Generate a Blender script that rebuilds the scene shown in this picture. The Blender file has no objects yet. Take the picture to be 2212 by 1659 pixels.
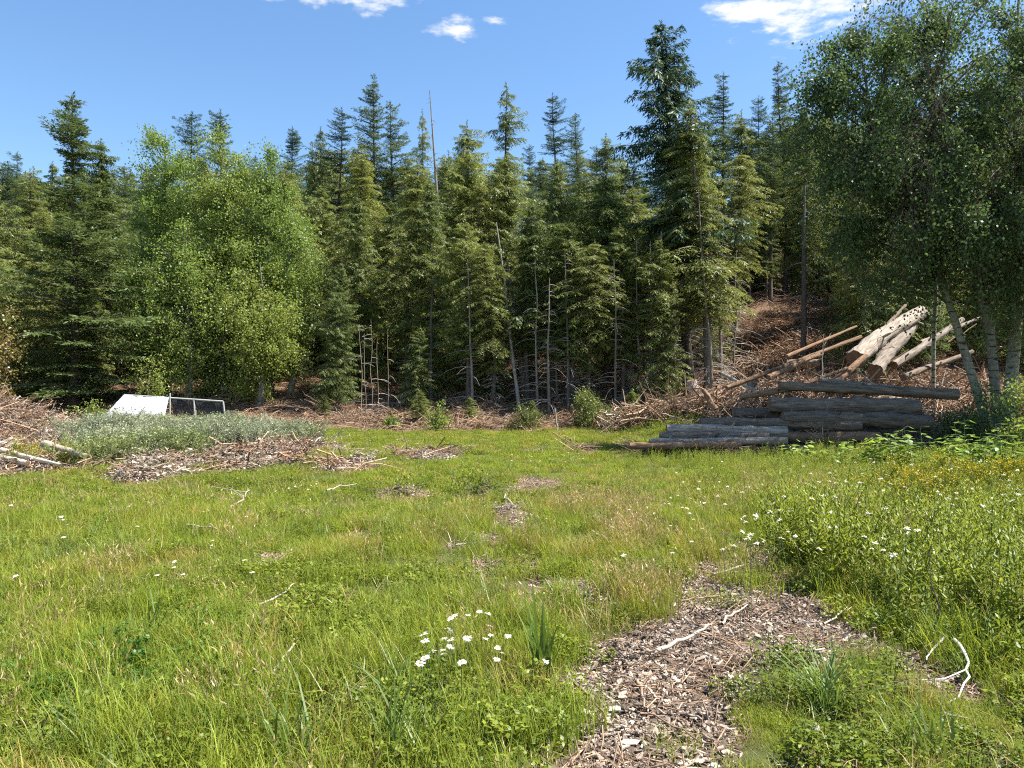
import bpy, math, numpy as np
from mathutils import Vector

R = math.radians
sc = bpy.context.scene
COL = sc.collection

# ------------------------------------------------------------------ camera
EYE = 1.6
cam_d = bpy.data.cameras.new("camera")
cam = bpy.data.objects.new("camera", cam_d); COL.objects.link(cam)
cam.location = (0, 0, EYE)
cam.rotation_euler = (R(90), 0, 0)
cam_d.sensor_width = 36.0
cam_d.lens = 26.95
cam_d.clip_start = 0.05
cam_d.clip_end = 3000
sc.camera = cam

# ------------------------------------------------------------------ sun and sky
SUN_EL, SUN_AZ = R(60), R(93)       # azimuth clockwise from +Y (view direction)
sun_vec = Vector((math.sin(SUN_AZ) * math.cos(SUN_EL), math.cos(SUN_AZ) * math.cos(SUN_EL), math.sin(SUN_EL)))
sun_d = bpy.data.lights.new("sun", 'SUN')
sun_d.energy = 4.6
sun_d.angle = R(0.53)
sun_d.color = (1.0, 0.95, 0.86)
sun = bpy.data.objects.new("sun", sun_d); COL.objects.link(sun)
sun.rotation_euler = (-sun_vec).to_track_quat('-Z', 'Y').to_euler()

world = bpy.data.worlds.new("World"); sc.world = world
world.use_nodes = True
wt = world.node_tree; wt.nodes.clear()
def wn(t, **kw):
    n = wt.nodes.new(t)
    for k, v in kw.items(): setattr(n, k, v)
    return n
def wl(a, b): wt.links.new(a, b)
sky = wn('ShaderNodeTexSky', sky_type='NISHITA')
sky.sun_disc = False
sky.sun_elevation = SUN_EL
sky.sun_rotation = SUN_AZ
sky.altitude = 600
sky.air_density = 1.15
sky.dust_density = 0.45
sky.ozone_density = 2.6
bg_sky = wn('ShaderNodeBackground'); bg_sky.inputs['Strength'].default_value = 0.080
hsv = wn('ShaderNodeHueSaturation'); hsv.inputs['Saturation'].default_value = 1.13
wl(sky.outputs[0], hsv.inputs['Color']); wl(hsv.outputs[0], bg_sky.inputs['Color'])
# small fair-weather clouds on a plane overhead (direction.xy / direction.z)
tc = wn('ShaderNodeTexCoord'); sep = wn('ShaderNodeSeparateXYZ'); wl(tc.outputs['Generated'], sep.inputs[0])
def wm(op, a, b=None):
    n = wn('ShaderNodeMath', operation=op)
    for i, v in enumerate((a, b)):
        if v is None: continue
        if isinstance(v, (int, float)): n.inputs[i].default_value = v
        else: wl(v, n.inputs[i])
    return n.outputs[0]
zc = wm('MAXIMUM', sep.outputs[2], 0.05)
cmb = wn('ShaderNodeCombineXYZ'); wl(wm('DIVIDE', sep.outputs[0], zc), cmb.inputs[0]); wl(wm('DIVIDE', sep.outputs[1], zc), cmb.inputs[1])
nz = wn('ShaderNodeTexNoise'); nz.inputs['Scale'].default_value = 9; nz.inputs['Detail'].default_value = 7; nz.inputs['Roughness'].default_value = 0.62
wl(cmb.outputs[0], nz.inputs['Vector'])
blobs = [(-0.44, 1.93, .24, .13), (-0.36, 2.02, .09, .07), (-0.135, 2.16, .10, .075), (-0.05, 2.12, .05, .04), (0.66, 2.05, .17, .12),
         (0.80, 2.06, .20, .23), (0.95, 1.92, .25, .16), (0.72, 2.16, .07, .06), (-0.62, 1.99, .05, .03), (-2.6, 0.3, .5, .3), (1.1, -1.4, .4, .3), (-0.8, -2.4, .6, .3),
         (0.2, 0.6, .2, .12), (3.0, 1.6, .5, .3), (-1.9, -0.9, .3, .2), (2.5, -2.0, .6, .4)]
field = None
for bx_, by_, rx_, ry_ in blobs:
    mp = wn('ShaderNodeVectorMath', operation='SUBTRACT'); wl(cmb.outputs[0], mp.inputs[0]); mp.inputs[1].default_value = (bx_, by_, 0)
    dv = wn('ShaderNodeVectorMath', operation='DIVIDE'); wl(mp.outputs[0], dv.inputs[0]); dv.inputs[1].default_value = (rx_, ry_, 1)
    ln = wn('ShaderNodeVectorMath', operation='LENGTH'); wl(dv.outputs[0], ln.inputs[0])
    f = wm('SUBTRACT', 1.0, ln.outputs['Value'])
    field = f if field is None else wm('MAXIMUM', field, f)
nn = wm('MULTIPLY', wm('SUBTRACT', nz.outputs['Fac'], 0.52), 3.2)
mr = wn('ShaderNodeMapRange', interpolation_type='SMOOTHSTEP')
wl(wm('ADD', field, nn), mr.inputs['Value'])
mr.inputs['From Min'].default_value = 0.05; mr.inputs['From Max'].default_value = 0.95
bg_c = wn('ShaderNodeBackground'); bg_c.inputs['Color'].default_value = (0.97, 0.98, 1.0, 1); bg_c.inputs['Strength'].default_value = 0.42
mx = wn('ShaderNodeMixShader'); wl(mr.outputs[0], mx.inputs[0]); wl(bg_sky.outputs[0], mx.inputs[1]); wl(bg_c.outputs[0], mx.inputs[2])
wo = wn('ShaderNodeOutputWorld'); wl(mx.outputs[0], wo.inputs[0])

vs = sc.view_settings
sc.display_settings.display_device = 'sRGB'
vs.view_transform = 'Standard'; vs.look = 'None'; vs.exposure = 1.48; vs.gamma = 1.0; vs.use_curve_mapping = False
sc.cycles.use_denoising = False
sc.cycles.filter_width = 1.15
sc.cycles.max_bounces = 3
sc.cycles.diffuse_bounces = 2
sc.cycles.glossy_bounces = 2
sc.cycles.transmission_bounces = 4
sc.cycles.transparent_max_bounces = 4
sc.cycles.use_adaptive_sampling = True
sc.cycles.adaptive_threshold = 0.02

# ------------------------------------------------------------------ helpers
FP, CX, CY = 1656.0, 1106.0, 829.5          # survey units: sight lines measured in the photograph
def at(px, py, Y):                           # the point on a sight line at distance Y
    return np.array([(px - CX) / FP * Y, Y, EYE - (py - CY) / FP * Y])
def G(px, py, z=0.0):                        # where a sight line meets level ground
    Y = (EYE - z) * FP / (py - CY)
    return np.array([(px - CX) / FP * Y, Y])
def X(px, Y): return (px - CX) / FP * Y

_tab = np.random.RandomState(7).rand(256, 256)
def vnoise(x, y, s=0):
    x = np.asarray(x, float) + 17.3 * s + 1000; y = np.asarray(y, float) + 9.1 * s + 1000
    xi = np.floor(x).astype(int); yi = np.floor(y).astype(int)
    fx = x - xi; fy = y - yi; fx = fx * fx * (3 - 2 * fx); fy = fy * fy * (3 - 2 * fy)
    a = _tab[xi & 255, yi & 255]; b = _tab[(xi + 1) & 255, yi & 255]; c = _tab[xi & 255, (yi + 1) & 255]; d = _tab[(xi + 1) & 255, (yi + 1) & 255]
    return (a * (1 - fx) + b * fx) * (1 - fy) + (c * (1 - fx) + d * fx) * fy
def fbm(x, y, s=0, o=4):
    t = 0; a = 0.5; f = 1.0
    for k in range(o): t = t + a * vnoise(x * f, y * f, s + k); a *= .5; f *= 2.03
    return t / (1 - 0.5 ** o)
def sstep(a, b, x):
    t = np.clip((x - a) / (b - a), 0, 1); return t * t * (3 - 2 * t)
def inpoly(x, y, poly):
    x = np.asarray(x, float); y = np.asarray(y, float); r = np.zeros(x.shape, bool); n = len(poly)
    for i in range(n):
        x0, y0 = poly[i]; x1, y1 = poly[(i + 1) % n]
        c = ((y0 > y) != (y1 > y))
        r ^= c & (x < (x1 - x0) * (y - y0) / ((y1 - y0) if y1 != y0 else 1e-9) + x0)
    return r
def ell(px, py, rx, ry, z=0.0):              # an ellipse lying on the ground, centre and radii in metres
    c = G(px, py, z); a = G(px, py - ry, z); b = G(px, py + ry, z)
    return (c[0], (a[1] + b[1]) / 2, rx / FP * c[1], (a[1] - b[1]) / 2)
def inell(x, y, e, warp=0.25, s=3):
    d = np.hypot((x - e[0]) / e[2], (y - e[1]) / e[3])
    return d + (vnoise(x * 2.2, y * 2.2, s) - .5) * 2 * warp

# ---- terrain
BUMPS = [(-17.0, 21.5, 3.7, 2.8, 1.75), (-8.4, 19.4, 3.0, 2.0, 0.34), (-5.0, 16.7, 1.5, 0.75, 0.34), (-3.2, 16.2, 1.0, 0.6, 0.14),
         (-6.8, 14.7, 0.9, 0.5, 0.30), (-12.0, 16.3, 1.6, 1.2, .35), (-0.03, 9.2, .28, .4, .16), (-.25, 7.5, .35, .35, .06), (.5, 5.8, .25, .25, .06), (-2.1, 6.8, .4, .35, .07), (6.2, 25.8, 2.2, 1.6, .7), (9.8, 25.4, 2.6, 2.2, 1.2)]
def height(x, y):
    x = np.asarray(x, float); y = np.asarray(y, float)
    s = 0.155 + 0.11 * sstep(-20, 0, x) + 0.05 * sstep(2, 16, x)
    d = y - 28.6 - 0.8 * np.sin(x * .21 + 1)
    d = np.where(d > 42, 42 + (d - 42) * .25, d)
    sp = np.where(d > 20, d, np.log1p(np.exp(np.clip(d / .9, -30, 30))) * .9)
    h = s * sp
    h = h + 1.15 * sstep(9.5, 14, x) * sstep(18, 24, y)
    for bx, by, sx, sy, a in BUMPS:
        h = h + a * np.exp(-((x - bx) / sx) ** 2 - ((y - by) / sy) ** 2)
    h = h + 0.10 * (fbm(x * .35, y * .35, 1) - .5) + .05 * (fbm(x * 1.7, y * 1.7, 2) - .5)
    h = h - .13 * sstep(7, 13, y) * (1 - sstep(26, 30, y))
    h = h + sstep(26, 32, y) * .5 * (fbm(x * .8, y * .8, 5) - .5)
    h = h + sstep(70, 260, np.abs(x)) * 10
    return h
def hz(x, y): return float(height(np.array([x]), np.array([y]))[0])

SOIL = [tuple(G(*p)) for p in [(1195, 1415), (1290, 1375), (1420, 1330), (1455, 1262), (1500, 1245), (1600, 1268), (1700, 1275), (1790, 1300), (1885, 1362),
                              (1990, 1430), (1880, 1440), (1780, 1440), (1700, 1465), (1660, 1500), (1610, 1570), (1590, 1640), (1600, 1800), (1150, 1800),
                              (1170, 1640), (1225, 1560), (1205, 1480)]]
SPOTS = [ell(e[0], e[1], e[2] * 1.3, e[3] * 1.45) for e in [(1100, 1120, 26, 26), (1060, 1180, 34, 14), (1035, 1185, 70, 8), (1042, 1230, 16, 40), (1152, 1235, 16, 36), (1262, 1285, 26, 26), (1160, 1300, 20, 26),
                           (600, 1222, 38, 18), (585, 1310, 34, 16), (605, 1450, 22, 40), (580, 1505, 24, 14), (690, 1585, 28, 26), (860, 1052, 38, 9), (1155, 1035, 36, 10),
                           (2030, 1470, 50, 55), (1900, 1500, 60, 26), (1640, 1200, 26, 14), (1600, 1245, 90, 14), (1100, 1310, 20, 20), (770, 1160, 30, 8), (485, 1290, 20, 10),
                           (1250, 1700, 120, 60), (1760, 1700, 60, 40)]]
LITTER = [ell(*e) for e in [(600, 985, 105, 22), (745, 1000, 50, 8), (350, 1010, 70, 18), (920, 978, 46, 9)]] + [(7.0, 19.5, 5.0, 1.15), (11.5, 23.5, 4.5, 3.0)] + [(-17.0, 21.0, 5.3, 4.6), (-10.6, 15.4, 1.7, 1.5), (-13.5, 16.5, 3.0, 2.4)]
def soil_mask(x, y):
    wx = x + (fbm(x * 3, y * 3, 11) - .5) * .5; wy = y + (fbm(x * 3, y * 3, 12) - .5) * .6
    m = inpoly(wx, wy, SOIL).astype(float)
    for e in SPOTS: m = np.maximum(m, (inell(x, y, e, .45) < 1).astype(float))
    return m
def litter_mask(x, y):
    m = np.zeros(np.shape(x))
    for e in LITTER: m = np.maximum(m, sstep(1.2, .75, inell(x, y, e, .38)) * sstep(.28, .5, fbm(x * 1.4, y * 1.4, 71) + .12 * (y > 18)))
    edge = 27.6 + 0.5 * np.sin(x * .5) + 1.2 * (fbm(x * .6, y * .6, 21) - .5) - 2.4 * sstep(4.2, 6.5, x) - 2.5 * sstep(-12, -17, x)
    return np.maximum(m, sstep(-.3, .5, y - edge))

# ---- mesh building
def new_mesh(name, V, F, smooth=False, mats=(), midx=None):
    """F: list of int arrays (n,3) or (n,4)"""
    me = bpy.data.meshes.new(name)
    V = np.asarray(V, np.float32).reshape(-1, 3)
    F = [np.asarray(f, np.int32) for f in F if len(f)]
    loops = np.concatenate([f.ravel() for f in F]); tot = np.concatenate([np.full(len(f), f.shape[1], np.int32) for f in F])
    st = np.concatenate([[0], np.cumsum(tot)[:-1]]).astype(np.int32)
    me.vertices.add(len(V)); me.vertices.foreach_set('co', V.ravel())
    me.loops.add(len(loops)); me.loops.foreach_set('vertex_index', loops)
    me.polygons.add(len(tot)); me.polygons.foreach_set('loop_start', st)
    if midx is not None: me.polygons.foreach_set('material_index', np.asarray(midx, np.int32))
    me.polygons.foreach_set('use_smooth', np.full(len(tot), bool(smooth)))
    for m in mats: me.materials.append(m)
    me.update(calc_edges=True)
    return me
def obj(name, me, parent=None, loc=None, rot=None, scl=None, **props):
    o = bpy.data.objects.new(name, me); COL.objects.link(o)
    if parent is not None: o.parent = parent
    if loc is not None: o.location = [float(v) for v in loc]
    if rot is not None: o.rotation_euler = [float(v) for v in rot]
    if scl is not None: o.scale = [float(v) for v in scl]
    for k, v in props.items(): o[k] = v
    return o
class MB:                                     # collects shapes for ONE mesh
    def __init__(s): s.V = []; s.Q = []; s.T = []; s.n = 0; s.mq = []; s.mt = []
    def add(s, V, Q=None, T=None, m=0):
        V = np.asarray(V, float).reshape(-1, 3)
        if Q is not None and len(Q): s.Q.append(np.asarray(Q) + s.n); s.mq.append(np.full(len(Q), m))
        if T is not None and len(T): s.T.append(np.asarray(T) + s.n); s.mt.append(np.full(len(T), m))
        s.V.append(V); s.n += len(V)
    def mesh(s, name, mats, smooth=False):
        F = []; mi = []
        if s.Q: F.append(np.concatenate(s.Q)); mi.append(np.concatenate(s.mq))
        if s.T: F.append(np.concatenate(s.T)); mi.append(np.concatenate(s.mt))
        return new_mesh(name, np.concatenate(s.V), F, smooth, mats, np.concatenate(mi))
def norm(v): return v / np.maximum(np.linalg.norm(v, axis=-1, keepdims=True), 1e-9)
def tubes(P, Rd, k=4):
    """P (B,M,3), Rd (B,M) -> verts, quads"""
    P = np.asarray(P, float); Rd = np.asarray(Rd, float)
    B, M = P.shape[:2]
    T = norm(np.gradient(P, axis=1))
    ref = np.where(np.abs(T[..., 2:3]) > .8, np.array([1., 0, 0]), np.array([0, 0, 1.]))
    n1 = norm(np.cross(T, ref)); n2 = np.cross(T, n1)
    a = np.arange(k) * 2 * np.pi / k
    V = P[:, :, None] + Rd[:, :, None, None] * (np.cos(a)[:, None] * n1[:, :, None] + np.sin(a)[:, None] * n2[:, :, None])
    base = (np.arange(B)[:, None, None] * M + np.arange(M - 1)[None, :, None]) * k
    j = np.arange(k)[None, None]; j2 = (j + 1) % k
    Q = np.stack([base + j, base + j2, base + k + j2, base + k + j], -1).reshape(-1, 4)
    return V.reshape(-1, 3), Q
def rhombs(p, d, nrm, L, W):
    """flat leaf rhombus: base p, direction d, normal nrm"""
    d = norm(d); s = norm(np.cross(d, nrm))
    L = L[..., None]; W = W[..., None]
    V = np.stack([p, p + d * L * .45 + s * W * .5, p + d * L, p + d * L * .45 - s * W * .5], -2)
    n = int(np.prod(V.shape[:-2]))
    return V.reshape(-1, 3), np.arange(n * 4).reshape(n, 4)

# ------------------------------------------------------------------ materials
def mat(name):
    m = bpy.data.materials.new(name); m.use_nodes = True
    nt = m.node_tree; nt.nodes.clear()
    return m, nt
def nd(nt, t, ins=None, **kw):
    n = nt.nodes.new(t)
    for k, v in kw.items(): setattr(n, k, v)
    for k, v in (ins or {}).items():
        if hasattr(v, 'is_linked') or isinstance(v, bpy.types.NodeSocket): nt.links.new(v, n.inputs[k])
        else: n.inputs[k].default_value = v
    return n
def c4(c): return (c[0], c[1], c[2], 1)
def leaf_mat(name, col, col2=None, trans=.35, tint=None, gloss=.06, rough=.42, var=.35, ovar=.25):
    """col/col2: mixed per leaf; tint: colour reached where the instance attribute 'tint' is 1"""
    m, nt = mat(name)
    col2 = col2 or col
    g = nd(nt, 'ShaderNodeNewGeometry'); oi = nd(nt, 'ShaderNodeObjectInfo')
    mixc = nd(nt, 'ShaderNodeMix', data_type='RGBA'); mixc.inputs[6].default_value = c4(col); mixc.inputs[7].default_value = c4(col2)
    nt.links.new(g.outputs['Random Per Island'], mixc.inputs[0])
    out = mixc.outputs[2]
    if tint:
        at_ = nd(nt, 'ShaderNodeAttribute', attribute_type='INSTANCER', attribute_name='tint')
        m2 = nd(nt, 'ShaderNodeMix', data_type='RGBA'); nt.links.new(at_.outputs['Fac'], m2.inputs[0]); nt.links.new(out, m2.inputs[6]); m2.inputs[7].default_value = c4(tint)
        out = m2.outputs[2]
    v1 = nd(nt, 'ShaderNodeMapRange', {'Value': oi.outputs['Random'], 'To Min': 1 - ovar, 'To Max': 1 + ovar})
    w = nd(nt, 'ShaderNodeTexWhiteNoise', noise_dimensions='1D'); nt.links.new(g.outputs['Random Per Island'], w.inputs['W'])
    v2 = nd(nt, 'ShaderNodeMapRange', {'Value': w.outputs['Value'], 'To Min': 1 - var, 'To Max': 1 + var})
    mm = nd(nt, 'ShaderNodeMath', {0: v1.outputs[0], 1: v2.outputs[0]}, operation='MULTIPLY')
    hh = nd(nt, 'ShaderNodeMapRange', {'Value': oi.outputs['Random'], 'To Min': .515, 'To Max': .488})
    hs = nd(nt, 'ShaderNodeHueSaturation', {'Color': out, 'Value': mm.outputs[0], 'Hue': hh.outputs[0]})
    d = nd(nt, 'ShaderNodeBsdfDiffuse', {'Color': hs.outputs[0]})
    tcol = nd(nt, 'ShaderNodeHueSaturation', {'Color': hs.outputs[0], 'Value': 1.25, 'Saturation': 1.05, 'Hue': .49})
    t = nd(nt, 'ShaderNodeBsdfTranslucent', {'Color': tcol.outputs[0]})
    ms = nd(nt, 'ShaderNodeMixShader', {0: trans, 1: d.outputs[0], 2: t.outputs[0]})
    gl = nd(nt, 'ShaderNodeBsdfGlossy', {'Roughness': rough, 'Color': (.9, .95, 1, 1)})
    ms2 = nd(nt, 'ShaderNodeMixShader', {0: gloss, 1: ms.outputs[0], 2: gl.outputs[0]})
    nd(nt, 'ShaderNodeOutputMaterial', {0: ms2.outputs[0]})
    return m
def bark_mat(name, c1, c2, scale=6, stretch=6, bump=.5, dark=None, bands=False, rough=.85, island=0.0):
    m, nt = mat(name)
    tc = nd(nt, 'ShaderNodeTexCoord')
    mp = nd(nt, 'ShaderNodeMapping', {'Vector': tc.outputs['Object'], 'Scale': (scale, scale, scale / stretch)})
    n = nd(nt, 'ShaderNodeTexNoise', {'Vector': mp.outputs[0], 'Scale': 1.5, 'Detail': 6, 'Roughness': .65})
    r = nd(nt, 'ShaderNodeMapRange', {'Value': n.outputs['Fac'], 'From Min': .3, 'From Max': .7})
    mx = nd(nt, 'ShaderNodeMix', {0: r.outputs[0], 6: c4(c1), 7: c4(c2)}, data_type='RGBA')
    out = mx.outputs[2]; hgt = n.outputs['Fac']
    if bands:                                     # dark lenticels of birch bark
        mp2 = nd(nt, 'ShaderNodeMapping', {'Vector': tc.outputs['Object'], 'Scale': (3, 3, 16)})
        n2 = nd(nt, 'ShaderNodeTexNoise', {'Vector': mp2.outputs[0], 'Scale': 1.0, 'Detail': 4})
        r2 = nd(nt, 'ShaderNodeMapRange', {'Value': n2.outputs['Fac'], 'From Min': .56, 'From Max': .66})
        mx2 = nd(nt, 'ShaderNodeMix', {0: r2.outputs[0], 6: out, 7: c4(dark)}, data_type='RGBA'); out = mx2.outputs[2]
    oi = nd(nt, 'ShaderNodeObjectInfo')
    val = nd(nt, 'ShaderNodeMapRange', {'Value': oi.outputs['Random'], 'To Min': .75, 'To Max': 1.25}).outputs[0]
    if island:
        g = nd(nt, 'ShaderNodeNewGeometry')
        v2 = nd(nt, 'ShaderNodeMapRange', {'Value': g.outputs['Random Per Island'], 'To Min': 1 - island, 'To Max': 1 + island})
        val = nd(nt, 'ShaderNodeMath', {0: val, 1: v2.outputs[0]}, operation='MULTIPLY').outputs[0]
    hs = nd(nt, 'ShaderNodeHueSaturation', {'Color': out, 'Value': val})
    b = nd(nt, 'ShaderNodeBump', {'Strength': bump, 'Distance': .03, 'Height': hgt})
    p = nd(nt, 'ShaderNodeBsdfPrincipled', {'Base Color': hs.outputs[0], 'Roughness': rough, 'Normal': b.outputs[0]})
    p.inputs['Specular IOR Level'].default_value = .2
    nd(nt, 'ShaderNodeOutputMaterial', {0: p.outputs[0]})
    return m

M = {}
M['fir'] = leaf_mat('fir_needles', (.068, .104, .033), (.100, .136, .042), trans=.32, gloss=.02)
M['fir_blue'] = leaf_mat('blue_fir_needles', (.052, .092, .046), (.078, .116, .056), trans=.28, gloss=.025)
M['cedar_dark'] = leaf_mat('shaded_cedar_sprays', (.056, .094, .036), (.086, .122, .044), trans=.3, gloss=.02)  # darker copy of the cedar tone, shade put into its colour
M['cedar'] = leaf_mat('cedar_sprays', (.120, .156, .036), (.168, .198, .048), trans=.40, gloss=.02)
M['hemlock'] = leaf_mat('hemlock_needles', (.140, .168, .040), (.196, .216, .054), trans=.42, gloss=.02)
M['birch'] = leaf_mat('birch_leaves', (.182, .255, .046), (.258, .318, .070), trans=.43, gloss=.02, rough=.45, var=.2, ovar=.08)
M['birch_shaded'] = leaf_mat('shaded_birch_leaves', (.064, .112, .034), (.108, .158, .046), trans=.42, gloss=.025, rough=.42, var=.45, ovar=.1)  # dark copy of the birch leaves: the crown's unlit side painted into the colour
M['yellowing'] = leaf_mat('yellowing_leaves', (.22, .20, .04), (.34, .21, .05), trans=.4)
M['dry_needles'] = leaf_mat('dry_red_needles', (.20, .095, .045), (.26, .14, .07), trans=.2, gloss=.02)
M['grass'] = leaf_mat('grass_blades', (.180, .244, .024), (.262, .312, .040), trans=.42, tint=(.40, .29, .08), gloss=.012, rough=.5, var=.25, ovar=.2)
M['grass_dark'] = leaf_mat('coarse_grass_blades', (.100, .160, .028), (.165, .215, .040), trans=.38, tint=(.30, .26, .09), gloss=.025, rough=.45, var=.25, ovar=.15)
M['seed'] = leaf_mat('seed_heads', (.36, .25, .11), (.42, .31, .15), trans=.3, gloss=.03)
M['clover'] = leaf_mat('low_weed_leaves', (.125, .175, .020), (.200, .235, .030), trans=.38, tint=(.050, .150, .030), gloss=.012, var=.3)
M['weed'] = leaf_mat('upright_weed_leaves', (.215, .265, .030), (.295, .325, .045), trans=.42, tint=(.12, .17, .03), gloss=.015, var=.25)
M['greyweed'] = leaf_mat('grey_green_weed', (.25, .275, .165), (.34, .36, .23), trans=.3, tint=(.21, .25, .07), gloss=.015, var=.3, ovar=.2)
M['broad'] = leaf_mat('broad_berry_leaves', (.15, .23, .028), (.24, .32, .04), trans=.45, gloss=.03, rough=.45, var=.3)
M['yellow'] = leaf_mat('yellow_blossoms', (.42, .31, .02), (.50, .38, .04), trans=.3, gloss=.01)
M['petal'] = leaf_mat('white_petals', (.80, .80, .76), None, trans=.25, gloss=.02, var=.08, ovar=.05)
M['disc'] = leaf_mat('yellow_flower_discs', (.62, .40, .03), None, trans=.05)
M['stem'] = leaf_mat('green_stems', (.10, .15, .04), (.14, .19, .06), trans=.1)
M['bark'] = bark_mat('conifer_bark', (.060, .048, .040), (.16, .13, .11), 7, 7, .8)
M['bark_lit'] = bark_mat('lit_grey_bark', (.12, .10, .085), (.27, .23, .195), 7, 9, .7)  # lighter copy of the bark with sunlight in its colour, also grey dead trunks
M['birch_bark'] = bark_mat('shade_toned_birch_bark', (.12, .11, .08), (.30, .285, .225), 7, 1, .6, dark=(.035, .028, .024), bands=True)  # pale bark toned down, the trunks' shade is part of the colour
M['twig'] = bark_mat('grey_dead_twigs', (.20, .18, .16), (.38, .35, .32), 10, 3, .2, island=.3)
M['logbark'] = bark_mat('weathered_log_bark', (.058, .042, .030), (.24, .185, .14), 11, 7, 1.0)
M['pale_log'] = bark_mat('pale_peeled_log', (.14, .105, .078), (.43, .37, .31), 12, 7, 1.0)
M['brown_log'] = bark_mat('brown_log_bark', (.13, .075, .045), (.32, .20, .12), 11, 6, .9)
M['driftstick'] = bark_mat('bleached_stick_wood', (.24, .20, .155), (.46, .41, .34), 14, 4, .3, island=.2)
M['brownstick'] = bark_mat('brown_stick_wood', (.16, .10, .065), (.36, .26, .18), 14, 4, .4, island=.35)
M['chip'] = bark_mat('wood_chips', (.15, .112, .085), (.42, .34, .27), 25, 3, .3, island=.6)
M['palechip'] = bark_mat('pale_split_wood', (.36, .29, .21), (.60, .53, .43), 20, 3, .3, island=.2)
M['whitechip'] = bark_mat('bleached_wood_fragments', (.36, .33, .28), (.62, .59, .53), 20, 3, .3, island=.2)
M['slash'] = bark_mat('brown_slash_twigs', (.150, .092, .058), (.39, .275, .185), 14, 3, .3, island=.55)
M['stone'] = bark_mat('grey_stone', (.36, .36, .33), (.55, .54, .50), 9, 1, .4)

def end_mat():
    m, nt = mat('sawn_log_end')
    tc = nd(nt, 'ShaderNodeTexCoord')
    w = nd(nt, 'ShaderNodeTexNoise', {'Vector': tc.outputs['Object'], 'Scale': 9, 'Detail': 5})
    r = nd(nt, 'ShaderNodeMix', {0: w.outputs['Fac'], 6: (.075, .040, .022, 1), 7: (.26, .15, .085, 1)}, data_type='RGBA')
    p = nd(nt, 'ShaderNodeBsdfPrincipled', {'Base Color': r.outputs[2], 'Roughness': .85})
    nd(nt, 'ShaderNodeOutputMaterial', {0: p.outputs[0]}); return m
M['end'] = end_mat()
def plain(name, c, rough=.6, metal=0., nscale=8, nvar=.25, bump=0.):
    m, nt = mat(name)
    tc = nd(nt, 'ShaderNodeTexCoord')
    n = nd(nt, 'ShaderNodeTexNoise', {'Vector': tc.outputs['Object'], 'Scale': nscale, 'Detail': 5})
    v = nd(nt, 'ShaderNodeMapRange', {'Value': n.outputs['Fac'], 'To Min': 1 - nvar, 'To Max': 1 + nvar})
    h = nd(nt, 'ShaderNodeHueSaturation', {'Color': c4(c), 'Value': v.outputs[0]})
    b = nd(nt, 'ShaderNodeBump', {'Strength': bump, 'Distance': .05, 'Height': n.outputs['Fac']})
    p = nd(nt, 'ShaderNodeBsdfPrincipled', {'Base Color': h.outputs[0], 'Roughness': rough, 'Metallic': metal, 'Normal': b.outputs[0]})
    nd(nt, 'ShaderNodeOutputMaterial', {0: p.outputs[0]}); return m
M['tarp'] = plain('white_tarpaulin', (.58, .59, .61), .6, nscale=3.5, nvar=.35, bump=.8)
M['screen'] = plain('dark_shade_cloth', (.035, .036, .042), .9, nscale=30, nvar=.4)
nt_ = M['screen'].node_tree; o_ = next(n for n in nt_.nodes if n.type == 'OUTPUT_MATERIAL'); b_ = next(n for n in nt_.nodes if n.type == 'BSDF_PRINCIPLED')
nd(nt_, 'ShaderNodeMixShader', {0: .35, 1: b_.outputs[0], 2: nd(nt_, 'ShaderNodeBsdfTransparent').outputs[0]}); nt_.links.new(nt_.nodes[-1].outputs[0] if nt_.nodes[-1].type == 'MIX_SHADER' else next(n for n in nt_.nodes if n.type == 'MIX_SHADER').outputs[0], o_.inputs[0])
M['pipe'] = plain('galvanised_pipe', (.42, .42, .40), .55, .4)
M['bag'] = plain('white_plastic_bag', (.80, .80, .82), .4, nscale=12, nvar=.1, bump=.8)

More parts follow.
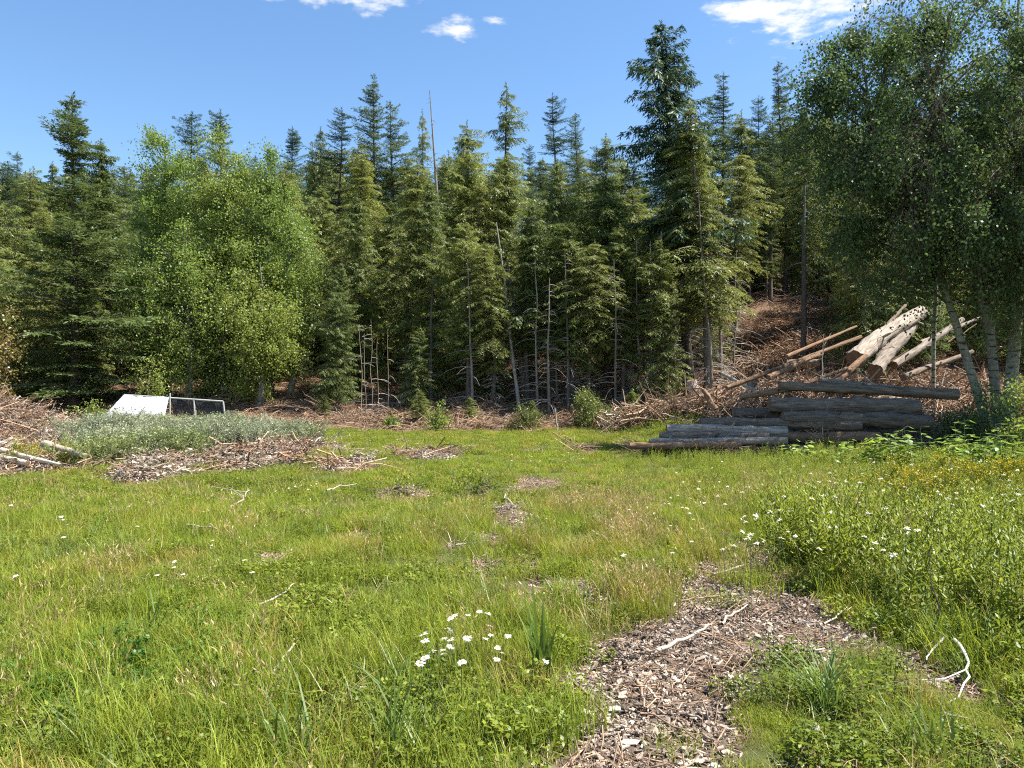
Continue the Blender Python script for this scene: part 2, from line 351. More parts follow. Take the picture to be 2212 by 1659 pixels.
def ground_mat():
    m, nt = mat('meadow_soil_and_litter')
    tc = nd(nt, 'ShaderNodeTexCoord')
    n1 = nd(nt, 'ShaderNodeTexNoise', {'Vector': tc.outputs['Object'], 'Scale': 2.2, 'Detail': 8, 'Roughness': .7})
    n2 = nd(nt, 'ShaderNodeTexNoise', {'Vector': tc.outputs['Object'], 'Scale': 38, 'Detail': 6, 'Roughness': .7})
    vo = nd(nt, 'ShaderNodeTexVoronoi', {'Vector': tc.outputs['Object'], 'Scale': 26})
    thatch = nd(nt, 'ShaderNodeMix', {0: n2.outputs['Fac'], 6: (.055, .060, .022, 1), 7: (.15, .16, .06, 1)}, data_type='RGBA')
    soilc = nd(nt, 'ShaderNodeMix', {0: n2.outputs['Fac'], 6: (.060, .042, .031, 1), 7: (.25, .185, .138, 1)}, data_type='RGBA')
    litc0 = nd(nt, 'ShaderNodeMix', {0: n2.outputs['Fac'], 6: (.075, .046, .030, 1), 7: (.27, .18, .12, 1)}, data_type='RGBA')
    hv = nd(nt, 'ShaderNodeMapRange', {'Value': vo.outputs['Color'], 'To Min': .6, 'To Max': 1.4})
    litc = nd(nt, 'ShaderNodeHueSaturation', {'Color': litc0.outputs[2], 'Value': hv.outputs[0]})
    aS = nd(nt, 'ShaderNodeAttribute', attribute_name='soil'); aL = nd(nt, 'ShaderNodeAttribute', attribute_name='litter')
    nn = nd(nt, 'ShaderNodeMath', {0: n1.outputs['Fac'], 1: .5}, operation='SUBTRACT')
    def mask(a):
        s = nd(nt, 'ShaderNodeMath', {0: a.outputs['Fac'], 1: nn.outputs[0]}, operation='ADD')
        return nd(nt, 'ShaderNodeMapRange', {'Value': s.outputs[0], 'From Min': .35, 'From Max': .6}).outputs[0]
    m1 = nd(nt, 'ShaderNodeMix', {0: mask(aS), 6: thatch.outputs[2], 7: soilc.outputs[2]}, data_type='RGBA')
    m2 = nd(nt, 'ShaderNodeMix', {0: mask(aL), 6: m1.outputs[2], 7: litc.outputs[0]}, data_type='RGBA')
    b = nd(nt, 'ShaderNodeBump', {'Strength': .9, 'Distance': .04, 'Height': n2.outputs['Fac']})
    p = nd(nt, 'ShaderNodeBsdfPrincipled', {'Base Color': m2.outputs[2], 'Roughness': .95, 'Normal': b.outputs[0]})
    p.inputs['Specular IOR Level'].default_value = .1
    nd(nt, 'ShaderNodeOutputMaterial', {0: p.outputs[0]}); return m
M['ground'] = ground_mat()

# ------------------------------------------------------------------ ground sheet
def soil_dz(x, y, s): return (-.03 * s + .10 * (fbm(x * 7, y * 7, 31) - .5) * s) * (y < 12)
def build_ground():
    ys = np.concatenate([np.arange(-40, 0, 4.), np.arange(0, 3, .3), np.arange(3, 11, .055), np.arange(11, 32, .17), np.geomspace(32, 900, 70)])
    t = np.concatenate([-np.geomspace(7, .95, 12), np.linspace(-.9, .9, 250), np.geomspace(.95, 7, 12)])
    YY, TT = np.meshgrid(ys, t, indexing='ij')
    XX = TT * (np.abs(YY) + 3)
    Z = height(XX, YY)
    far = sstep(140, 900, YY); Z = Z * (1 - far) + far * np.minimum(Z, 34)
    s = soil_mask(XX, YY)
    Z = Z + soil_dz(XX, YY, s)
    n, m = XX.shape
    idx = np.arange(n * m).reshape(n, m)
    Q = np.stack([idx[:-1, :-1], idx[:-1, 1:], idx[1:, 1:], idx[1:, :-1]], -1).reshape(-1, 4)
    me = new_mesh('ground', np.stack([XX, YY, Z], -1).reshape(-1, 3), [Q], True, [M['ground']])
    for nm, a in (('soil', s), ('litter', litter_mask(XX, YY))):
        at_ = me.attributes.new(nm, 'FLOAT', 'POINT'); at_.data.foreach_set('value', a.ravel().astype(np.float32))
    return obj('ground', me, kind='structure', label='rolling meadow ground climbing into a wooded hillside', )
ground = build_ground()

# ------------------------------------------------------------------ scattering (stuff)
def scatter(name, label, cat, protos, pts, rot, scl, idx, tint=None, parent=None):
    coll = bpy.data.collections.new(name + '_forms')
    for i, me in enumerate(protos):
        po = bpy.data.objects.new('%s_form_%02d' % (name, i), me); coll.objects.link(po)
    N = len(pts)
    me = bpy.data.meshes.new(name); me.vertices.add(N); me.vertices.foreach_set('co', np.asarray(pts, np.float32).ravel())
    def att(nm, ty, key, a):
        x = me.attributes.new(nm, ty, 'POINT'); x.data.foreach_set(key, a.ravel())
    att('rot', 'FLOAT_VECTOR', 'vector', np.asarray(rot, np.float32)); att('scl', 'FLOAT', 'value', np.asarray(scl, np.float32))
    att('idx', 'INT', 'value', np.asarray(idx, np.int32)); att('tint', 'FLOAT', 'value', np.asarray(tint if tint is not None else np.zeros(N), np.float32))
    me.update()
    ng = bpy.data.node_groups.new(name, 'GeometryNodeTree')
    ng.interface.new_socket('Geometry', in_out='INPUT', socket_type='NodeSocketGeometry')
    ng.interface.new_socket('Geometry', in_out='OUTPUT', socket_type='NodeSocketGeometry')
    gi = ng.nodes.new('NodeGroupInput'); go = ng.nodes.new('NodeGroupOutput')
    ci = ng.nodes.new('GeometryNodeCollectionInfo'); ci.inputs['Collection'].default_value = coll
    ci.inputs['Separate Children'].default_value = True; ci.inputs['Reset Children'].default_value = True
    ip = ng.nodes.new('GeometryNodeInstanceOnPoints'); ip.inputs['Pick Instance'].default_value = True
    def na(nm, ty):
        n = ng.nodes.new('GeometryNodeInputNamedAttribute'); n.data_type = ty; n.inputs['Name'].default_value = nm; return n.outputs['Attribute']
    L = ng.links.new
    L(gi.outputs[0], ip.inputs['Points']); L(ci.outputs[0], ip.inputs['Instance'])
    L(na('idx', 'INT'), ip.inputs['Instance Index']); L(na('rot', 'FLOAT_VECTOR'), ip.inputs['Rotation']); L(na('scl', 'FLOAT'), ip.inputs['Scale'])
    L(ip.outputs[0], go.inputs[0])
    o = obj(name, me, parent)
    md = o.modifiers.new('scatter', 'NODES'); md.node_group = ng
    o['kind'] = 'stuff'
    if parent is None: o['label'] = label; o['category'] = cat
    return o
def blades(rng, n, rad, h, w, lean=.5, m=None, seedheads=False, hvar=.35, name='blades'):
    mb = MB()
    r = rad * np.sqrt(rng.rand(n)); a = rng.rand(n) * 6.283
    p = np.stack([r * np.cos(a), r * np.sin(a), np.full(n, -.02)], -1)
    H = h * (1 - hvar + 2 * hvar * rng.rand(n)); az = rng.rand(n) * 6.283
    ld = np.stack([np.cos(az), np.sin(az), np.zeros(n)], -1); le = lean * H * (.15 + rng.rand(n))
    sd = np.stack([-np.sin(az + rng.randn(n) * .6), np.cos(az), np.zeros(n)], -1)
    W = w * (.7 + .6 * rng.rand(n))
    f = [0, .4, .75, 1.0]; cv = [0, .14, .5, 1.0]; ws = [.8, 1, .7, 0]
    cen = [p + ld * (le * c)[:, None] + np.array([0, 0, 1.]) * (H * (ff - .25 * c * min(1, lean)) )[:, None] for ff, c in zip(f, cv)]
    V = []
    for k in range(3): V += [cen[k] + sd * (W * ws[k] / 2)[:, None], cen[k] - sd * (W * ws[k] / 2)[:, None]]
    V.append(cen[3])
    V = np.stack(V, 1); b = np.arange(n)[:, None] * 7
    Q = np.concatenate([b + np.array([0, 1, 3, 2]), b + np.array([2, 3, 5, 4])]); T = b + np.array([4, 5, 6])
    mb.add(V.reshape(-1, 3), Q, T, 0)
    if seedheads:
        tip = cen[3]; k = rng.rand(n) < .6; tp = tip[k]; nn_ = len(tp)
        d = norm(cen[3] - cen[2])[k] + rng.randn(nn_, 3) * .1
        for q in range(3):
            ang = rng.rand(nn_) * 6.283; nr = np.stack([np.cos(ang), np.sin(ang), np.zeros(nn_)], -1)
            VV, QQ = rhombs(tp - d * .02 * q, d + rng.randn(nn_, 3) * .25, nr, np.full(nn_, .032), np.full(nn_, .006)); mb.add(VV, QQ, m=1)
    return mb.mesh(name, [M['grass'] if m is None else m, M['seed']])
def weed_low(rng, n, rad, h, ls, m, name='low_weed'):
    mb = MB()
    r = rad * np.sqrt(rng.rand(n)); a = rng.rand(n) * 6.283
    p = np.stack([r * np.cos(a), r * np.sin(a), h * (.15 + .85 * rng.rand(n)) * (1 - .5 * (r / rad) ** 2)], -1)
    for q in range(3):
        az = rng.rand(n) * 6.283; d = np.stack([np.cos(az), np.sin(az), rng.randn(n) * .35], -1)
        nr = np.stack([rng.randn(n) * .35, rng.randn(n) * .35, np.ones(n)], -1)
        VV, QQ = rhombs(p, d, nr, ls * (.7 + .6 * rng.rand(n)), ls * .62 * (.7 + .6 * rng.rand(n))); mb.add(VV, QQ)
    k = rng.rand(n) < .35; p0 = p[k].copy(); p0[:, :2] *= .8; p0[:, 2] = -.02
    VV, QQ = tubes(np.stack([p0, p[k]], 1), np.full((k.sum(), 2), .0018), 3); mb.add(VV, QQ)
    return mb.mesh(name, [m])
def weed_tall(rng, ns, rad, h, ll, lw, m, nl=26, flower=None, name='tall_weed', sway=.16, fl=10, fs=.018):
    mb = MB()
    for s in range(ns):
        r = rad * math.sqrt(rng.rand()); a = rng.rand() * 6.283; H = h * (.65 + .5 * rng.rand())
        b = np.array([r * math.cos(a), r * math.sin(a), -.02]); dv = rng.randn(2) * sway * H
        t = np.linspace(0, 1, 5); P = b + np.stack([dv[0] * t ** 2, dv[1] * t ** 2, H * t], -1)
        VV, QQ = tubes(P[None], (.004 * (1.1 - .7 * t))[None], 3); mb.add(VV, QQ)
        tt = .12 + .88 * (np.arange(nl) + rng.rand(nl)) / nl
        p = b + np.stack([dv[0] * tt ** 2, dv[1] * tt ** 2, H * tt], -1)
        az = np.arange(nl) * 2.4 + rng.rand(nl); up = .25 + .6 * tt + rng.randn(nl) * .2
        d = np.stack([np.cos(az), np.sin(az), up], -1); nr = np.stack([-np.cos(az) * up, -np.sin(az) * up, np.ones(nl)], -1) + rng.randn(nl, 3) * .3
        L = ll * (1.1 - .55 * tt) * (.7 + .6 * rng.rand(nl)); VV, QQ = rhombs(p, d, nr, L, L * lw / ll); mb.add(VV, QQ)
        if flower is not None:
            c = P[-1]; q = c + rng.randn(fl, 3) * np.array([.05, .05, .03])
            d = norm(rng.randn(fl, 3) + np.array([0, 0, .3])); VV, QQ = rhombs(q, d, np.array([0, 0, 1.]) + rng.randn(fl, 3) * .4, np.full(fl, fs), np.full(fl, fs)); mb.add(VV, QQ, m=1)
            VV, QQ = tubes(np.stack([np.repeat(P[-2][None], fl, 0), q], 1), np.full((fl, 2), .0012), 3); mb.add(VV, QQ)
    return mb.mesh(name, [m] + ([flower] if flower is not None else []))
def bundle(rng, n, rad, lmin, lmax, r, m, hgt=.12, name='bundle', needles=0, flat=.25):
    mb = MB()
    c = np.stack([rng.randn(n) * rad * .5, rng.randn(n) * rad * .5, rng.rand(n) * hgt], -1)
    d = norm(np.stack([rng.randn(n), rng.randn(n), rng.randn(n) * flat], -1)); L = lmin + (lmax - lmin) * rng.rand(n) ** 2
    mid = c + rng.randn(n, 3) * .06 * L[:, None]
    P = np.stack([c - d * L[:, None] / 2, mid, c + d * L[:, None] / 2], 1); rr = r * (.4 + rng.rand(n))
    VV, QQ = tubes(P, np.stack([rr, rr * .8, rr * .35], 1), 4); mb.add(VV, QQ)
    if needles:
        k = rng.randint(0, n, needles); t = rng.rand(needles)[:, None]
        p = P[k, 0] * (1 - t) + P[k, 2] * t; dd = d[k] + rng.randn(needles, 3) * .7
        VV, QQ = rhombs(p, dd, rng.randn(needles, 3), .05 + .09 * rng.rand(needles), .015 + .02 * rng.rand(needles)); mb.add(VV, QQ, m=1)
    return mb.mesh(name, [m, M['dry_needles']])
def chip_shape(rng, L, W, T):
    x = L / 2; V = []
    for sz in (-1, 1):
        for (ax, ay) in ((-1, -.35), (-.6, .5), (.35, .6), (1, .2), (.75, -.55), (-.3, -.6)):
            V.append((ax * x * (.8 + .3 * rng.rand()), ay * W * (.75 + .5 * rng.rand()), sz * T / 2 * (.6 + .8 * rng.rand()) + .12 * L * (ax * ax - .4) * rng.randn() * .4))
    Q = [(0, 1, 2, 3), (0, 3, 4, 5), (6, 9, 8, 7), (6, 11, 10, 9)] + [(i, i + 6, (i + 1) % 6 + 6, (i + 1) % 6) for i in range(6)]
    return np.array(V), np.array(Q)
def chips(rng, n, rad, l0, l1, m, hgt=.03, name='chips'):
    mb = MB()
    for i in range(n):
        L = l0 + (l1 - l0) * rng.rand() ** 2.2; V, Q = chip_shape(rng, L, L * (.12 + .3 * rng.rand()), .004 + .05 * L)
        a, b, c = rng.rand() * 6.283, rng.randn() * .35, rng.randn() * .35
        Rz = np.array([[math.cos(a), -math.sin(a), 0], [math.sin(a), math.cos(a), 0], [0, 0, 1]]); Rx = np.array([[1, 0, 0], [0, math.cos(b), -math.sin(b)], [0, math.sin(b), math.cos(b)]])
        Ry = np.array([[math.cos(c), 0, math.sin(c)], [0, 1, 0], [-math.sin(c), 0, math.cos(c)]])
        V = V @ (Rz @ Rx @ Ry).T + np.array([rng.randn() * rad * .5, rng.randn() * rad * .5, rng.rand() * hgt]); mb.add(V, Q)
    return mb.mesh(name, [m])
def field_pts(rng, n_per, y0, y1, half=.74, pad=.5):
    area = half * (y1 ** 2 - y0 ** 2) + 2 * pad * (y1 - y0); n = int(area * n_per)
    y = np.sqrt(rng.rand(n) * (y1 ** 2 - y0 ** 2) + y0 ** 2); x = (rng.rand(n) * 2 - 1) * (half * y + pad)
    return x, y
def rots(rng, n, tilt=.08): return np.stack([rng.randn(n) * tilt, rng.randn(n) * tilt, rng.rand(n) * 6.283], -1)

rng = np.random.RandomState(11)
TALL = [tuple(G(*p)) for p in [(1480, 985), (1660, 955), (2300, 925), (2700, 925), (2700, 1600), (2212, 1520), (2050, 1400), (1905, 1335), (1720, 1250), (1690, 1150), (1560, 1070)]]
DRY = [ell(*e) for e in [(1300, 1090, 130, 50), (1870, 1190, 90, 55), (1330, 1325, 110, 45), (1530, 1230, 90, 40), (1150, 1220, 40, 60), (960, 1165, 60, 20), (1350, 1180, 100, 60), (1770, 1080, 120, 40), (250, 1240, 100, 30)]]
GREY = [(-8.5, 19.4, 2.2, 2.2), (-6.5, 19.4, 1.4, 1.3), (-8.3, 16.9, 1.3, 1.6)]
YEL = [ell(*e, z=.42) for e in [(1950, 1020, 70, 16), (2110, 1000, 100, 20), (2050, 1040, 120, 14)]] + [(-9.4, 15.4, .7, .4)]

def gmask(x, y):                       # where grass may grow
    s = soil_mask(x, y); l = litter_mask(x, y)
    return np.maximum(1 - s, .07 * sstep(.45, .6, vnoise(x * 2.5, y * 2.5, 91))) * (1 - .97 * sstep(.25, .7, l)) * (y < 29)
# --- meadow grass
gp = [blades(rng, 110, .16, .115, .0030, .75) for _ in range(5)] + [blades(rng, 90, .15, .19, .0032, .6) for _ in range(4)] + [blades(rng, 60, .15, .25, .0026, .4, seedheads=True) for _ in range(3)] \
     + [blades(rng, 40, .12, .21, .0050, .9, M['grass_dark']) for _ in range(3)]
far = [blades(rng, 150, .30, .085, .008, .7) for _ in range(4)] + [blades(rng, 80, .3, .14, .006, .4, seedheads=True) for _ in range(2)]
P_, R_, S_, I_, T_ = [], [], [], [], []
for (y0, y1, dens, isfar) in ((2.2, 6, 120, 0), (6, 10, 75, 0), (10, 17, 24, 0), (10, 17, 14, 1), (17, 30, 17, 1)):
    x, y = field_pts(rng, dens, y0, y1)
    k = rng.rand(len(x)) < gmask(x, y) * (.35 + .65 * sstep(.36, .55, fbm(x * 1.6, y * 1.6, 49))); x, y = x[k], y[k]; n = len(x)
    big = fbm(x * .5, y * .5, 41); dry = np.zeros(n)
    for e in DRY: dry = np.maximum(dry, sstep(1.1, .4, inell(x, y, e, .35, 9)))
    tall = inpoly(x, y, TALL)
    ftl = sstep(.50, .62, fbm(x * .9, y * .9, 44))
    u = rng.rand(n)
    if isfar: ix = np.where(u < .08 + .6 * dry, 15 + 4 + rng.randint(0, 2, n), 15 + rng.randint(0, 4, n))
    else:
        ix = rng.randint(0, 5, n); ix = np.where(u < .10 + .55 * ftl, 5 + rng.randint(0, 4, n), ix)
        ix = np.where(rng.rand(n) < .02 + .5 * dry, 9 + rng.randint(0, 3, n), ix); ix = np.where(rng.rand(n) < .05, 12 + rng.randint(0, 3, n), ix)
    sc_ = (.7 + .6 * rng.rand(n)) * (1 + .35 * (big - .5)) * (1 + .45 * tall)
    sc_ = np.where((x > 2.2) & (x < 9) & (y > 15) & (y < 20), sc_ * .6, sc_)
    sc_ = np.where((y < 4.9) & (x > 1) & ~tall, sc_ * .62, sc_)
    sc_ = np.where((y > 9.5) & (ix < 15), sc_ * .75, sc_)
    P_.append(np.stack([x, y, height(x, y)], -1)); R_.append(rots(rng, n, .1)); S_.append(sc_); I_.append(ix)
    T_.append(np.clip(.55 * dry * rng.rand(n) + .22 * sstep(.5, .75, fbm(x * 1.3, y * 1.3, 47)) * rng.rand(n) + .08 * rng.rand(n) + .7 * (rng.rand(n) < .09), 0, 1))
scatter('meadow_grass', 'bright yellow-green grass covering the open meadow', 'grass', gp + far, np.concatenate(P_), np.concatenate(R_), np.concatenate(S_), np.concatenate(I_), np.concatenate(T_))

ds = [blades(rng, 7, .2, .30, .0022, .5, M['seed'], name='dry_stem') for _ in range(3)] + [blades(rng, 12, .22, .16, .003, 1.8, M['seed'], name='dry_stem') for _ in range(3)]
x, y = field_pts(rng, 7, 2.4, 15); k = rng.rand(len(x)) < gmask(x, y) * (.25 + .75 * sstep(.4, .65, fbm(x * .8, y * .8, 53))); x, y = x[k], y[k]; n = len(x)
scatter('dry_stems', 'thin straw-coloured dead stems standing through the green grass', 'grass', ds, np.stack([x, y, height(x, y)], -1), rots(rng, n, .15), .7 + .6 * rng.rand(n), rng.randint(0, 6, n))
# --- low leafy weeds between the grass
lp = [weed_low(rng, 80, .14, .09, .015, M['clover']) for _ in range(4)] + [weed_low(rng, 70, .15, .14, .020, M['clover']) for _ in range(3)]
P_, R_, S_, I_, T_ = [], [], [], [], []
for (y0, y1, dens) in ((2.2, 6.5, 46), (6.5, 14, 13), (14, 26, 3)):
    x, y = field_pts(rng, dens, y0, y1)
    cl = .25 + .75 * sstep(.45, .6, fbm(x * .7, y * .7, 51)) + .3 * ((y < 5) & (x > .8)); k = rng.rand(len(x)) < gmask(x, y) * cl; x, y = x[k], y[k]; n = len(x)
    P_.append(np.stack([x, y, height(x, y)], -1)); R_.append(rots(rng, n)); S_.append(.7 + .8 * rng.rand(n)); I_.append(rng.randint(0, 7, n))
    T_.append(np.clip(sstep(1.2, .6, inell(x, y, ell(280, 1420, 260, 110), .4)) * rng.rand(n) * 1.1, 0, 1))
scatter('low_weeds', 'small round-leaved weeds growing low among the meadow grass', 'weeds', lp, np.concatenate(P_), np.concatenate(R_), np.concatenate(S_), np.concatenate(I_), np.concatenate(T_))

# --- tall leafy weed bank
tp = [weed_tall(rng, 5, .15, .40, .052, .013, M['weed'], 34) for _ in range(5)] + [weed_tall(rng, 4, .14, .33, .045, .018, M['weed'], 28) for _ in range(3)]
x = rng.uniform(.8, 16, 26000); y = rng.uniform(4.2, 21, 26000)
tm = inpoly(x + (fbm(x, y, 61) - .5) * .9, y + (fbm(x, y, 62) - .5) * .9, TALL)
tm |= (x > 2.2) & (x < 8) & (y > 14.6) & (y < 18.6) & (rng.rand(len(x)) < .5)
k = tm & (rng.rand(len(x)) < gmask(x, y) * (.25 + .75 * sstep(.4, .6, fbm(x * .8, y * .8, 63))) * np.clip(1.2 - y / 26, .3, 1) * .75); x, y = x[k], y[k]; n = len(x)
scatter('tall_weed_bank', 'thick bank of upright leafy weeds beside the open meadow', 'weeds', tp, np.stack([x, y, height(x, y)], -1), rots(rng, n, .1), (.75 + .5 * rng.rand(n)) * (.7 + .6 * fbm(x * .9, y * .9, 68)) * np.where(y < 9, 1.3, np.clip(.62 + .09 * (x - .26 * y), .45, 1.3)), rng.randint(0, 8, n), .6 * rng.rand(n))

# --- grey-green weeds on the low bank
gw = [weed_tall(rng, 10, .28, .46, .07, .020, M['greyweed'], 36, M['greyweed'], sway=.3, fl=14, fs=.028) for _ in range(5)]
x = rng.uniform(-15, 0, 9000); y = rng.uniform(15, 25, 9000); d = np.min([inell(x, y, e, .2, 5) for e in GREY], 0)
k = rng.rand(len(x)) < sstep(1.15, .6, d) * .42 * sstep(.3, .5, fbm(x * 1.1, y * 1.1, 77) + .12); x, y = x[k], y[k]; n = len(x)
scatter('grey_green_weeds', 'feathery grey-green weeds smothering the low bank', 'weeds', gw, np.stack([x, y, height(x, y)], -1), rots(rng, n, .12), (.55 + .8 * fbm(x * .8, y * .8, 78) + .45 * rng.rand(n)) * np.where((y > 20) & (x < -8.5), .85, 1), rng.randint(0, 5, n), np.clip(sstep(.45, .65, fbm(x * .8, y * .8, 66)) + .0, 0, 1) * .8)

# --- yellow wildflowers
yf = [weed_tall(rng, 5, .2, .46, .03, .010, M['weed'], 24, M['yellow'], fl=16, fs=.018) for _ in range(3)]
xs, ys = [], []
for e in YEL:
    n = int(17 * e[2] * e[3] / .5) if e[0] > 0 else 14; n = min(n, 260)
    a = rng.rand(n) * 6.283; r = np.sqrt(rng.rand(n)); xs.append(e[0] + e[2] * r * np.cos(a)); ys.append(e[1] + e[3] * r * np.sin(a))
x, y = np.concatenate(xs), np.concatenate(ys); n = len(x)
scatter('yellow_wildflowers', 'drift of small yellow wildflowers beyond the tall weeds', 'wildflowers', yf, np.stack([x, y, height(x, y)], -1), rots(rng, n, .1), .8 + .5 * rng.rand(n), rng.randint(0, 3, n), .7 * rng.rand(n))

hs_ = np.random.RandomState(31)
# --- brown slash over the forest floor and the mounds
sl = [bundle(rng, 34, .55, .25, 1.1, .011, M['slash'], .14, needles=70) for _ in range(5)] + [bundle(rng, 46, .5, .12, .5, .008, M['slash'], .08) for _ in range(3)]
x = np.concatenate([rng.uniform(-24, 26, 9000), rng.uniform(2, 17, 5000)]); y = np.concatenate([rng.uniform(14, 52, 9000), rng.uniform(24, 40, 5000)])
lm = litter_mask(x, y); k = (rng.rand(len(x)) < lm * np.clip(1.4 - (y - 26) / 30, .25, 1)) & (np.abs(x) < .74 * y + 1)
gm = np.min([inell(x, y, e, .2, 5) for e in GREY], 0); k &= ~((gm < .9) & (y > 17.6) & (x > -12)); x, y = x[k], y[k]; n = len(x)
scatter('brown_slash', 'brown twigs and dry needle litter over the cut slope and mounds', 'slash', sl, np.stack([x, y, height(x, y)], -1), rots(rng, n, .25), .6 + .7 * rng.rand(n), rng.randint(0, 8, n))
hb = [bundle(rng, 26, .8, .5, 2.2, .022, M['slash'], .5, needles=120, flat=.55) for _ in range(4)] + [bundle(rng, 20, .7, .5, 1.8, .022, M['driftstick'], .45, flat=.6)]
x = np.concatenate([hs_.normal(10, 2.6, 150), hs_.uniform(3, 10, 60), hs_.uniform(6, 14, 40)]); y = np.concatenate([hs_.normal(25, 1.5, 150), hs_.uniform(21.5, 26, 60), hs_.uniform(27, 36, 40)]); x = np.concatenate([x, hs_.uniform(4.5, 11, 34)]); y = np.concatenate([y, hs_.uniform(19.0, 21.0, 34)]); k = (y > np.where(x < 6.5, 24.8, 21.3)) | (y < 21.01); x, y = x[k], y[k]; n = len(x)
scatter('slash_heap', 'tangled heap of broken brown branches around the pale logs', 'slash', hb, np.stack([x, y, height(x, y) + .05 + np.where(y < 21.01, hs_.rand(n) * .6, 0)], -1), rots(hs_, n, .3), (.6 + .6 * hs_.rand(n)) * np.where(y < 21.01, .45, 1), np.where(hs_.rand(n) < .85, hs_.randint(0, 4, n), 4))
mc = [chips(rng, 90, .4, .03, .12, M['chip'], .05) for _ in range(3)] + [chips(rng, 50, .4, .04, .2, M['palechip'], .06)]
x = rng.uniform(-22, 1, 7000); y = rng.uniform(12.5, 25, 7000); lm = litter_mask(x, y); k = (rng.rand(len(x)) < lm) & (y < 25); gm = np.min([inell(x, y, e, .2, 5) for e in GREY], 0); k &= ~((gm < .95) & ~((y < 17.7) & (x > -6.6))); x, y = x[k], y[k]; n = len(x)
scatter('mulch', 'shredded bark mulch covering the mounds beside the meadow', 'mulch', mc, np.stack([x, y, height(x, y)], -1), rots(rng, n, .3), .6 + .7 * rng.rand(n), np.where(rng.rand(n) < .9, rng.randint(0, 3, n), 3))

